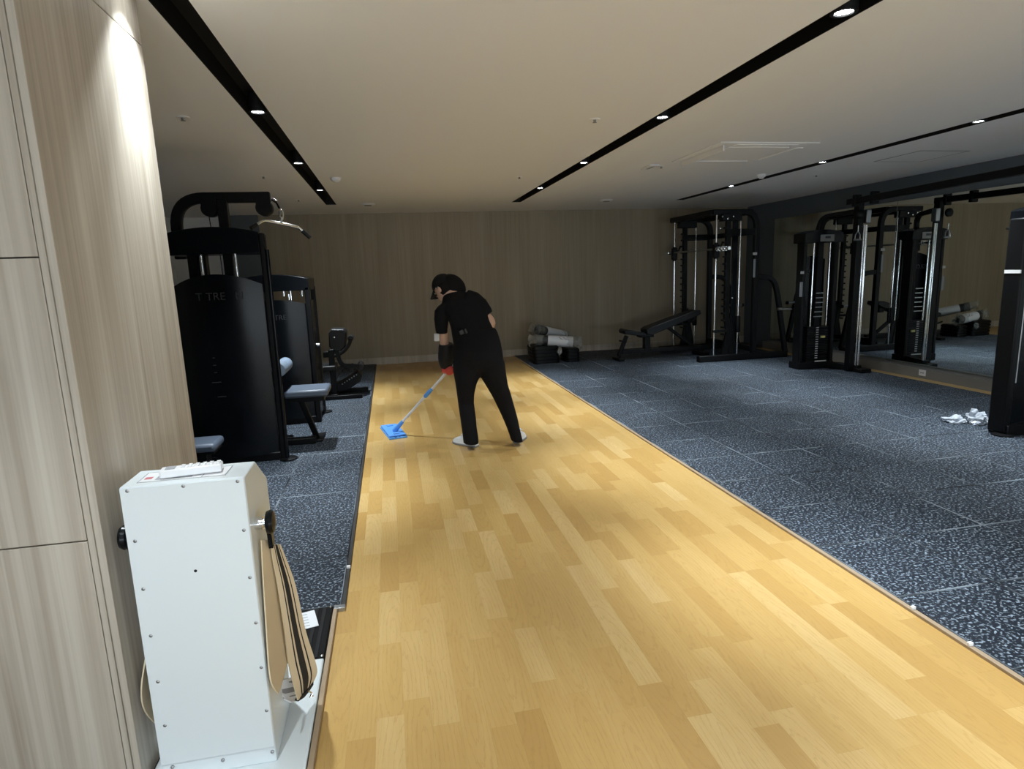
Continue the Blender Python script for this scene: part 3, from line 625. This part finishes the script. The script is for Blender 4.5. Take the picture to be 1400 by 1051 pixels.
obj('support_strut', MB().sweep([AB(918, 448)+V((0, .14, 0)), AB(951, 473)+V((0, .14, 0))], .05, .05, Y1), 'black', be, bevel=.006)
obj('handle', MB().cyl(AB(848, 466)+V((0, .05, 0)), AB(858, 468)+V((0, .05, 0)), .014), 'black', be)
obj('back_bracket', MB().box(AB(947, 438)+V((0, .14, 0)), (.10, .12, .09)), 'black', be, bevel=.01)
# ------------------------------------------------------------------ functional trainer by the mirror
tn = thing('cable_crossover', 'tall black cable crossover with weight stack and chrome column before the mirror', 'gym machine', (5.9, 7.5, 0))
def tower(x0, x1, y, zt, n):
    st = obj('stack_base', MB().bb((x0-.02, y-.06, 0), (x1, y+.16, .10)), 'black', tn, bevel=.006)
    for x in (x0+.01, x1-.03):
        obj('stack_upright', MB().bb((x-.028, y-.05, .02), (x+.028, y+.10, zt-.12)), 'black', tn, bevel=.012)
    obj('rear_shroud', MB().prism([V((x0+.05+(x1-x0-.1)*k/10, y+.16, 1.52+.05*(1-(k/5-1)**2))) for k in range(11)] + [V((x1-.05, y+.16, .1)), V((x0+.05, y+.16, .1))], (0, .015, 0)), 'gloss', tn, bevel=.003)
    curved_cap(x0-.03, x1+.03, y-.08, y+.17, zt-.17, zt-.04, .045, tn)
    return st
TY = 7.62
tower(5.59, 6.12, TY, 1.91, 0)
ht = 6.1-5.55
bp_ = obj('badge', MB().bb((5.79, TY-.088, 1.755), (6.0, TY-.082, 1.845)), 'alu', tn, label='grey badge plate')
obj('emblem', MB().bb((5.86, TY-.091, 1.795), (5.94, TY-.088, 1.825)), 'letter', bp_)
text('lettering', 'SROM', (5.78, TY+.155, 1.36), .09, (1, 0, 0), (0, 0, 1), 'letter', tn)
wk = obj('weight_stack', MB().bb((5.71, TY-.01, .10), (6.07, TY+.11, .13)), 'black', tn)
plates(5.89, TY+.05, .13, 14, .34, .12, 0, wk, .033)
for k in range(14): obj('number_mark', MB().bb((5.855, TY-.014, .14+.033*k), (5.895, TY-.009, .153+.033*k)), 'label', wk)
obj('selector_pin', MB().bb((5.93, TY-.03, .43), (5.99, TY-.008, .46)), 'yellow', wk, label='yellow selector tag')
obj('base_sticker', MB().bb((5.82, TY-.066, .10), (6.0, TY-.060, .115)), 'label', wk)
for x in (5.775, 6.03): obj('guide_rod', MB().cyl((x, TY+.02, .10), (x, TY+.02, 1.75), .0125), 'chrome', tn)
obj('guide_rod', MB().cyl((6.17, TY+.1, .6), (6.17, TY+.1, 1.75), .01), 'chrome', tn)
obj('centre_column', MB().bb((5.89, TY+.08, .1), (5.98, TY+.14, 1.76)), 'black', tn, bevel=.006)
for k in range(6): obj('level_plate', MB().bb((5.83-.012*max(0, k-3), TY-.004, 1.05-.065*k), (5.955, TY+.0, 1.062-.065*k)), 'steel', tn)
obj('sticker', MB().bb((5.535, TY-.056, 1.33), (5.585, TY-.050, 1.365)), 'label', tn, label='white sticker')
obj('side_strip', MB().bb((5.535, TY-.056, 1.02), (5.575, TY-.050, 1.22)), 'greyprint', tn)
obj('base_arm', MB().sweep([V((6.0, TY, .05)), V((6.10, 7.4, .05)), V((6.17, 7.12, .05))], .08, .10, Z1), 'black', tn, bevel=.008)
obj('column_foot', MB().bb((6.10, 7.0, 0), (6.26, 7.22, .055)), 'black', tn, bevel=.01)
obj('front_column', MB().bb((6.045, 7.17, .02), (6.13, 7.26, 2.25)), 'black', tn, bevel=.008)
obj('slide_tube', MB().cyl((6.185, 7.17, .05), (6.175, 7.17, 1.94), .0165).cyl((6.145, 7.17, .05), (6.142, 7.17, 1.94), .009), 'chrome', tn, label='chrome slide tube')
cg = obj('pulley_carriage', MB().bb((6.14, 7.13, 1.96), (6.21, 7.21, 2.13)), 'steel', tn, bevel=.01)
obj('pulley', MB().lathe((6.03, 7.09, 2.07), (0, 1, 0), [(.045, 0), (.055, .006), (.045, .02), (.055, .034), (.045, .04)]), 'black', cg)
hp_ = at(1173, 318, 7.12)
hd = obj('pull_handle', MB().tube([hp_ + V((0, 0, .02)), hp_ + V((-.035, 0, -.03)), hp_ + V((-.04, 0, -.09))], .006, 8).tube([hp_ + V((0, 0, .02)), hp_ + V((.035, 0, -.03)), hp_ + V((.04, 0, -.09))], .006, 8), 'chrome', tn)
obj('handle_grip', MB().cyl(hp_ + V((-.05, 0, -.09)), hp_ + V((.05, 0, -.09)), .013), 'steel', hd); obj('snap_hook', MB().cyl(hp_ + V((0, 0, .02)), hp_ + V((0, 0, .09)), .008), 'chrome', hd)
obj('rear_arch', MB().sweep(fillet([V((5.90, 7.75, 1.85)), V((5.93, 7.72, 2.09)), V((6.09, 7.27, 2.12))], .13, 8), .06, .06, (1, .3, 0)), 'black', tn, bevel=.01)
bmn = obj('top_beam', MB().sweep([V((6.03, 7.33, 2.245)), V((5.66, 4.2, 2.245))], .075, .085, Z1), 'black', tn, bevel=.006)
for u in (.05, .16): 
    p = V((6.03, 7.33, 2.245)).lerp(V((5.66, 4.2, 2.245)), u); obj('beam_clamp', MB().box(p, (.10, .05, .15)), 'black', bmn, bevel=.006)
# near stack of the same crossover, cut by the picture edge
ny = 4.12
obj('stack_base', MB().bb((4.975, ny-.07, 0), (5.50, ny+.10, .09)), 'black', tn, bevel=.006)
for x in (4.99, 5.47): obj('stack_upright', MB().bb((x-.032, ny-.05, .02), (x+.032, ny+.10, 1.78)), 'black', tn, bevel=.014)
curved_cap(4.985, 5.52, ny-.09, ny+.12, 1.71, 1.84, .045, tn)
obj('cover_rim', MB().bb((4.968, ny-.10, 1.695), (5.53, ny+.13, 1.712)), 'black', tn, bevel=.004)
obj('front_shroud', MB().bb((5.03, ny-.02, .08), (5.44, ny-.005, 1.62)), 'gloss', tn, bevel=.004)
obj('edge_trim', MB().cyl((5.028, ny-.045, .45), (5.028, ny-.045, 1.68), .007), 'steel', tn)
obj('sticker', MB().bb((4.954, ny-.045, 1.345), (4.962, ny+.09, 1.372)), 'label', tn, label='white sticker')
obj('stack_foot', MB().lathe((4.99, ny-.02, 0), Z1, [(.08, 0), (.08, .01), (.05, .02)]), 'black', tn)
obj('near_column', MB().bb((5.62, 4.25, .02), (5.70, 4.35, 2.25)), 'black', tn, bevel=.008)
obj('near_arm', MB().sweep([V((5.4, ny+.05, .05)), V((5.66, 4.32, .05))], .08, .09, Z1), 'black', tn, bevel=.006)
# socket and sticker on the baseboard
so = thing('wall_socket', 'small white socket plate on the grey baseboard under the mirror', 'socket', (6.56, 6.43, .06))
pz = onx(1261, 509.5, 6.555)
obj('plate', MB().box(pz, (.008, .10, .075)), 'plastic', so, bevel=.002)
for d in (-.018, .0, .018): obj('hole', MB().box(pz + V((-.0045, d, 0)), (.002, .009, .012)), 'slot', so)
# ------------------------------------------------------------------ crumpled bags on the right mat
def crumple(name, label, c, r, seed, m='bag'):
    c = V(c); mb = MB().ell(c, r, nu=22, nv=13)
    for i, p in enumerate(mb.v):
        d = V(((p.x-c.x)/r[0], (p.y-c.y)/r[1], (p.z-c.z)/r[2])); k = 1 + .75*noise.noise(d*1.5 + V((seed, 0, 0))) + .55*(abs(noise.noise(d*3.4 + V((0, seed, 0))))-.25)
        mb.v[i] = c + V((d.x*r[0], d.y*r[1], d.z*r[2]))*k
        mb.v[i].z = max(mb.v[i].z, .002)
    o = obj(name, mb, m, loc=(c.x, c.y, 0), smooth=False); return tag(o, label, 'bag')
crumple('plastic_bag', 'flat crumpled clear plastic bag on the mat, left of the pair', (5.00, 4.56, .026), (.095, .06, .034), 3)
crumple('plastic_bag', 'fuller crumpled milky plastic bag on the mat against the right machine', (5.14, 4.47, .05), (.08, .075, .075), 9)
# ------------------------------------------------------------------ stacked slabs and wrapped rolls by the back wall
def rrect(cx, cy_, w, d, r, z, n=4):
    out = []
    for sx, sy, a0 in ((1, 1, 0), (-1, 1, 90), (-1, -1, 180), (1, -1, 270)):
        for k in range(n+1):
            a = math.radians(a0+90*k/n); out.append(V((cx+sx*(w/2-r)+r*math.cos(a), cy_+sy*(d/2-r)+r*math.sin(a), z)))
    return out
def slab(cx, cy_, z, w, d, h, lab, grp):
    o = thing('rubber_slab', lab, 'slab', (cx, cy_, z), grp)
    obj('body', MB().prism(rrect(cx, cy_, w, d, .07, z), (0, 0, h-.012)), 'black', o, bevel=.006)
    obj('lip', MB().prism(rrect(cx, cy_, w-.03, d-.03, .06, z+h-.012), (0, 0, .011)), 'black', o)
lev = ['bottom', 'second from bottom', 'third from bottom', 'fourth from bottom', 'topmost']
for k in range(5): slab(2.46-.004*k, 9.86, .057*k, .44, .50, .057, 'black rounded slab in the left stack by the back wall, %s' % lev[k], 'slabs in the left stack')
lev = ['bottom', 'second', 'third', 'topmost']
for k in range(4): slab(2.90, 9.80, .055*k, .24, .42, .055, 'black rounded slab in the small right stack by the back wall, %s' % lev[k], 'slabs in the right stack')
def roll(lab, a, b, r, f0):
    a, b = V(a), V(b); d = (b-a).normalized(); L = (b-a).length
    o = thing('wrapped_roll', lab, 'roll', (a+b)/2)
    obj('core', MB().cyl(a, b, r*.94), 'rolldark', o)
    bd = obj('paper_band', MB().cyl(a + d*L*f0, b - d*.01, r), 'paper', o)
    up = V((0, 0, 1)); w = d.cross(up).normalized()
    for u, s_ in ((.55, .05), (.75, .07)): obj('print_patch', MB().prism([a + d*(L*(f0+(1-f0)*u)+s_*math.cos(q)) + (w*math.sin(.7+.5*math.sin(q)) + (up)*math.cos(.7+.5*math.sin(q)))*(r+.0005) for q in [k*math.pi/3 for k in range(6)]], w*.001), 'greyprint', bd)
    for e, sg in ((a, -1), (b, 1)):
        mb = MB(); R = []
        for k, (h, q) in enumerate(((-.10, 1.04), (0, 1.06), (.03, .98), (.06, .7), (.10, .8), (.14, 1.0))):
            R.append([e + d*sg*(h + .03*noise.noise(V((k*1.7, j*2.1, r*50)))) + (w*math.cos(j*math.pi/9) + up*math.sin(j*math.pi/9))*r*q*(1+.75*noise.noise(V((j*.9+h*20, k*.8, sg*3+r*40)))*(k > 1)) for j in range(18)])
        obj('plastic_end', mb.rings(R, cap=False), 'film', o)
roll('lower wrapped roll with white paper band lying across the black slabs', (2.33, 9.78, .38), (2.92, 9.66, .325), .09, .30)
roll('upper wrapped roll leaning back on top of the lower roll', (2.40, 9.97, .53), (2.97, 10.36, .36), .085, .24)
crumple('plastic_bag', 'small scrap of clear film hanging between the two black stacks', (2.66, 9.56, .20), (.035, .03, .05), 5, 'film')
# ------------------------------------------------------------------ cleaner with a mop
pr = thing('person', 'person in black polo shirt, trousers and cap bending to mop the wooden floor', 'person', (.80, 5.15, WZ))
PXM = lambda Y: Y*1.02/F_PX   # metres per pixel at a depth
def ring(x, y, hw, Y, hd, n=20, tilt=(0, 0), sq=2.3):
    """closed section centred on a measured point: hw half width in pixels, hd half depth in metres"""
    c = at(x, y, Y); a = hw*PXM(Y); out = []
    ax = (RIGHT*math.cos(tilt[0]) + UP*math.sin(tilt[0])); ay = (V((0, 1, 0))*math.cos(tilt[1]) + V((0, 0, 1))*math.sin(tilt[1]))
    for k in range(n):
        t_ = 2*math.pi*k/n; u, v = math.cos(t_), math.sin(t_)
        out.append(c + ax*a*math.copysign(abs(u)**(2/sq), u) + ay*hd*math.copysign(abs(v)**(2/sq), v))
    return out
def loft(rs): return MB().rings([ring(*r) for r in rs])
# ---- trousers: two legs and the seat fused
legL = loft([(640, 494, 21, 5.20, .125), (639, 508, 19.5, 5.19, .115), (637, 524, 14.5, 5.18, .095), (636.5, 538, 12, 5.19, .08), (637, 550, 11, 5.20, .074), (639.5, 568, 11, 5.17, .072), (641.5, 585, 10.6, 5.15, .07), (643.5, 598, 10.8, 5.15, .072), (644, 606, 10.5, 5.15, .074)])
legR = loft([(666, 494, 24, 5.16, .13), (672, 508, 19.5, 5.16, .118), (679, 526, 15.5, 5.16, .098), (685.5, 540, 13.5, 5.17, .085), (691, 554, 12, 5.18, .078), (697, 570, 10.5, 5.17, .074), (701.5, 584, 9, 5.15, .07), (705, 596, 8.2, 5.15, .07), (707, 603, 8, 5.15, .072)])
seat = loft([(651, 448, 26, 5.23, .10), (650.5, 455, 30, 5.22, .115), (652, 466, 32, 5.20, .13), (653, 478, 33.5, 5.18, .142), (654, 490, 34, 5.17, .145), (655.5, 500, 33, 5.17, .13), (656.5, 505, 27, 5.17, .10)])
remesh([legL, legR, seat], 'trousers', 'cloth', pr, .011, 6)
# ---- shirt: back, shoulders and short sleeves fused
torso = loft([(649, 470, 29, 5.20, .115), (648.5, 458, 30.5, 5.22, .12), (645, 448, 28.5, 5.25, .115), (641, 438, 27.5, 5.29, .118), (637, 428, 28.5, 5.33, .122), (633.5, 418, 29, 5.37, .122), (632, 410, 27, 5.40, .11), (628, 403.5, 21, 5.43, .09), (621, 398, 12, 5.46, .065)])
slvR = MB().tube([at(636, 409, 5.38), at(647, 412.5, 5.37), at(655.5, 419, 5.36), at(662, 427, 5.355), at(665, 431.5, 5.35)], 0, 18, [.09, .092, .084, .074, .067])
slvL = MB().rings([ring(609, 413, 11, 5.40, .075, tilt=(.5, 0)), ring(605, 422, 11, 5.41, .076, tilt=(.25, 0)), ring(603.5, 435, 10, 5.43, .07, tilt=(.1, 0)), ring(603.5, 447, 8.6, 5.44, .062), ring(604, 456, 7.8, 5.45, .056)])
shirt = remesh([torso, slvR, slvL], 'shirt', 'cloth', pr, .010, 5)
kn = at(631, 454, 5.07)
obj('back_buckle', MB().box(kn + V((0, 0, 0)), (.04, .02, .04), (V((.92, 0, .38)), Y1, V((-.38, 0, .92)))).box(kn + V((.035, -.004, .008)), (.022, .016, .045), (V((.92, 0, .38)), Y1, V((-.38, 0, .92)))), 'pad', shirt, bevel=.005)
# ---- body: head, neck, arms in one surface (trunk under the clothes)
HC = at(606.5, 393, 5.50); hf = V((-.55, .62, -.52)).normalized(); hr = hf.cross(Z1).normalized(); hu = hr.cross(hf).normalized()
head = MB().ell(HC + hu*.005, (.075, .094, .105), (hr, hf, hu), 20, 14)
jaw = MB().ell(HC + hf*.035 - hu*.055, (.055, .062, .055), (hr, hf, hu), 16, 10)
nose = MB().rings([[HC + hf*f + hu*z + hr*(w*a) + hf*(.0 if b else .0) + hu*(.008*b) for a, b in ((-1, -1), (1, -1), (1, 1), (-1, 1))] for f, z, w in ((.075, .005, .012), (.102, -.022, .015), (.118, -.030, .012))])
neck = MB().tube([at(624, 405, 5.43), HC - hu*.06 - hf*.02], .056, 16)
trunk = loft([(649, 470, 24, 5.21, .09), (645, 448, 24, 5.25, .09), (636, 426, 24, 5.34, .09), (630, 408, 19, 5.41, .08), (622, 400, 10, 5.44, .055)])
shL, elL, wrL = at(606, 418, 5.40), at(607, 463, 5.46), at(610, 503, 5.52)
armL = MB().tube(smooth_path([shL, shL.lerp(elL, .5), elL, elL.lerp(wrL, .4), wrL], 4), 0, 14, [.040, .041, .043, .044, .045] + [.046-.0012*k for k in range(12)])
shR, elR, wrR = at(647, 412, 5.36), at(671, 441.5, 5.35), at(650, 462, 5.52)
armR = MB().tube(smooth_path([shR, shR.lerp(elR, .55), elR, elR.lerp(wrR, .45), wrR], 4), 0, 14, [.040, .042, .044, .046, .047, .047, .046, .045, .044, .043, .042, .04, .038, .036, .034, .032, .03])
legs = [MB().tube([at(643, 480, 5.18), at(638, 545, 5.20), at(643.5, 600, 5.16)], 0, 12, [.07, .05, .034]), MB().tube([at(668, 480, 5.17), at(690, 548, 5.18), at(706, 598, 5.16)], 0, 12, [.075, .052, .032])]
ears = [MB().ell(HC + hr*.076*q - hf*.012 - hu*.018, (.012, .022, .032), (hr, hf, hu), 10, 8) for q in (-1, 1)]
hip_ = MB().ell(at(655, 484, 5.18), (.15, .10, .12))
body = remesh([head, jaw, nose, neck, trunk, armL, armR, hip_] + legs + ears, 'body', 'skin', pr, .009, 3)
for q in (-1, 1): obj('eye', MB().ell(HC + hr*.032*q + hf*.088 - hu*.004, (.013, .008, .008), (hr, hf, hu), 10, 8), 'sole', body)
obj('mouth', MB().ell(HC + hf*.092 - hu*.068, (.02, .006, .005), (hr, hf, hu), 10, 8), 'redprint', body)
# ---- hair and cap
bunc = at(620.5, 390.5, 5.47)
obj('hair', MB().ell(HC - hf*.022 + hu*.002, (.083, .088, .100), (hr, hf, hu), 20, 12).add(*(lambda m: (m.v, m.f))(MB().ell(bunc, (.122, .08, .088), (V((.72, 0, -.69)), Y1, V((.69, 0, .72))), 18, 12))), 'hair', pr)
cp_ = MB(); R = []
for k in range(10):
    a = math.radians(4 + 88*k/9); R.append([HC + hf*-.004 + hu*(.018 + .105*math.cos(a)) + (hr*math.cos(2*math.pi*j/24)*.092 + hf*math.sin(2*math.pi*j/24)*.108)*math.sin(a) for j in range(24)])
cp_.rings(R)
cap = obj('cap', cp_, 'cap', pr)
bl, br_ = [], []
for k in range(13):
    a = math.radians(20 + 140*k/12); e = hr*math.cos(a)*.088 + hf*math.sin(a)*.104
    bl.append(HC + hu*.014 + e); br_.append(HC + e*1.12 + hf*.062*math.sin(a) - hu*(.010 + .02*abs(math.cos(a))))
obj('cap_brim', MB().ribbon(bl, br_, .006), 'cap', cap)
obj('cap_button', MB().ell(HC + hu*.125, (.010, .010, .006)), 'cap', cap)
obj('cap_badge', MB().lathe(at(596.2, 394, 5.42), (-.5, -.8, .1), [(.006, 0), (.005, .004)], 10), 'label', cap)
# ---- oversleeve, arm wrap and red glove gripping the pole
ov = [at(604, 470, 5.47), at(609.5, 474, 5.475), at(610, 482, 5.49), at(610, 492, 5.50), at(610.5, 499, 5.51), at(611, 504, 5.52)]
obj('oversleeve', MB().tube(smooth_path([at(609.5, 470, 5.47), at(610, 478, 5.48), at(610, 487, 5.495), at(610, 495, 5.51), at(610.5, 504, 5.52)], 4), 0, 16, [.060, .064, .067, .069, .070, .071, .072, .073, .073, .073, .072, .070, .067, .063, .058, .052, .046]), 'sleeve', pr, label='shiny black oversleeve')
obj('arm_wrap', MB().box(at(597, 461, 5.42), (.046, .05, .066), (RIGHT, Y1, UP)), 'label', pr, bevel=.006, label='small white arm pad')
mb0, mb1 = onz(540, 588, WZ+.045), at(612, 507.5, 5.52)
md = (mb1-mb0).normalized(); top = mb1 + md*.42
gp = mb1 + md*.035; sx = md.cross(V((0, 1, .3))).normalized(); sy_ = sx.cross(md).normalized()
palm = MB().ell(gp + sy_*-.030, (.046, .022, .05), (sx, sy_, md), 14, 10).tube([wrL, wrL.lerp(gp - sy_*.03, .45), gp - sy_*.03], 0, 14, [.056, .046, .036])
fing = [palm]
for i, (o_, ln) in enumerate(((.036, .95), (.0125, 1.05), (-.011, 1.0), (-.034, .82))):
    c = gp + md*o_; R = []
    for k in range(7):
        a = math.radians(-115 + 46*k*ln); R.append(c + sx*(.026*math.cos(a)) + sy_*(.026*math.sin(a)))
    fing.append(MB().tube(R, 0, 10, [.0096, .0096, .0094, .0092, .009, .0084, .0068]))
th = [gp + sx*-.022 - sy_*.02 + md*.035, gp + sx*-.032 + md*.045, gp + sx*-.024 + sy_*.018 + md*.04, gp + sx*-.006 + sy_*.028 + md*.035]
fing.append(MB().tube(th, 0, 10, [.013, .012, .011, .009]))
remesh(fing, 'glove', 'glove', pr, .003, 1, label='red rubber glove')
# right hand, hidden behind the body, holds the top of the pole
g2 = top - md*.05; pal2 = MB().ell(g2 + sx*.03, (.02, .038, .042), (sx, sy_, md), 12, 8).tube([wrR, g2 + sx*.03], .03, 10); f2 = [pal2]
for i, o_ in enumerate((.033, .011, -.011, -.033)):
    f2.append(MB().tube([g2 + md*o_ + sx*(.026*math.cos(math.radians(40+44*k))) + sy_*(.026*math.sin(math.radians(40+44*k))) for k in range(7)], 0, 10, [.0094]*5+[.0086, .007]))
f2.append(MB().tube([g2 + sx*.03 - sy_*.025 + md*.03, g2 - sy_*.032 + md*.04, g2 - sx*.02 - sy_*.02 + md*.035], 0, 10, [.012, .011, .009]))
remesh(f2, 'glove', 'glove', pr, .003, 1)
# ---- shoes
def shoe(heel, toe, nm='shoe'):
    heel, toe = V(heel), V(toe); d = (toe-heel).normalized(); w = d.cross(Z1).normalized(); L = (toe-heel).length; R = []; R2 = []
    for u, hw, h in ((0, .026, .06), (.06, .034, .09), (.2, .037, .105), (.38, .038, .105), (.55, .042, .088), (.75, .045, .068), (.9, .037, .052), (1, .016, .034)):
        c = heel + d*L*u; R.append([c + w*hw*math.cos(a)*(1 if math.sin(a) < .2 else .86) + Z1*(.012 + (h-.012)*max(0, math.sin(a))) for a in [math.pi*k/10 for k in range(11)]])
        R2.append([c + w*(hw+.004)*q + Z1*z for q, z in ((-1, 0), (1, 0), (1, .018), (-1, .018))])
    s_ = obj('shoe', MB().rings(R), 'shoe', pr, label='white sneaker'); obj('sole', MB().rings(R2), 'sole', s_, bevel=.004)
    obj('tongue', MB().ell(heel + d*L*.42 + Z1*.10, (.018, .03, .02), (w, d, Z1), 10, 8), 'shoe', s_)
    for q in (.46, .53, .60): obj('lace', MB().tube([heel + d*L*q - w*.024 + Z1*(.104-.09*(q-.42)), heel + d*L*q + Z1*(.116-.09*(q-.42)), heel + d*L*q + w*.024 + Z1*(.104-.09*(q-.42))], .0035, 6), 'shoe', s_)
hl = onz(652.5, 611, WZ); tl_ = onz(621, 606, WZ); shoe((hl.x, hl.y, WZ), (tl_.x, tl_.y+.03, WZ))
hl = onz(706, 606, WZ); shoe((hl.x, hl.y, WZ), (hl.x+.11, hl.y+.20, WZ))
# ---- mop
mp_ = thing('mop', 'blue flat mop with pale telescopic pole held by the cleaner', 'mop', onz(538, 592, WZ))
obj('pole', MB().cyl(mb0 + md*.10, top, .0125), 'pole', mp_)
obj('lower_tube', MB().cyl(mb0 + md*.06, mb0.lerp(mb1, .58), .0105), 'pole', mp_)
obj('joint', MB().lathe(mb0.lerp(mb1, .58), md, [(.014, 0), (.019, .01), (.019, .07), (.016, .10), (.013, .12)], 16), 'blue', mp_, label='light blue joint')
obj('socket', MB().lathe(mb0, md, [(.026, -.01), (.022, .03), (.018, .12), (.014, .14)], 16), 'blue', mp_, label='light blue socket')
q = [onz(*p, WZ) for p in ((524, 585), (546, 582), (551, 599), (530, 601.5))]
cn = (q[0]+q[1]+q[2]+q[3])/4; hx = ((q[1]-q[0]) + (q[2]-q[3])).normalized(); hy = Z1.cross(hx)
obj('mop_plate', MB().box(cn + Z1*.028, (.16, .46, .014), (hx, hy, Z1)), 'blue', mp_, bevel=.005)
pdm = MB(); NX, NY = 10, 24
vs = [cn + hx*(-.085+.17*i/NX) + hy*(-.25+.5*j/NY) + Z1*(.014 + .012*noise.noise(V((i*.9, j*.9, 2)))) for j in range(NY+1) for i in range(NX+1)]
lo = [V((p.x, p.y, WZ+.001)) for p in vs]; n = len(vs); fs = []
for j in range(NY):
    for i in range(NX): a = j*(NX+1)+i; fs += [(a, a+1, a+NX+2, a+NX+1), (n+a, n+a+NX+1, n+a+NX+2, n+a+1)]
bd = [i for i in range(NX+1)] + [j*(NX+1)+NX for j in range(1, NY+1)] + [NY*(NX+1)+i for i in range(NX-1, -1, -1)] + [j*(NX+1) for j in range(NY-1, 0, -1)]
fs += [(bd[k], n+bd[k], n+bd[(k+1) % len(bd)], bd[(k+1) % len(bd)]) for k in range(len(bd))]
obj('mop_cloth', pdm.add(vs + lo, fs), 'microfibre', mp_)
for e in (-1, 1): obj('clip', MB().box(cn + hy*.17*e + Z1*.038, (.06, .05, .012), (hx, hy, Z1)), 'blue', mp_, bevel=.004)
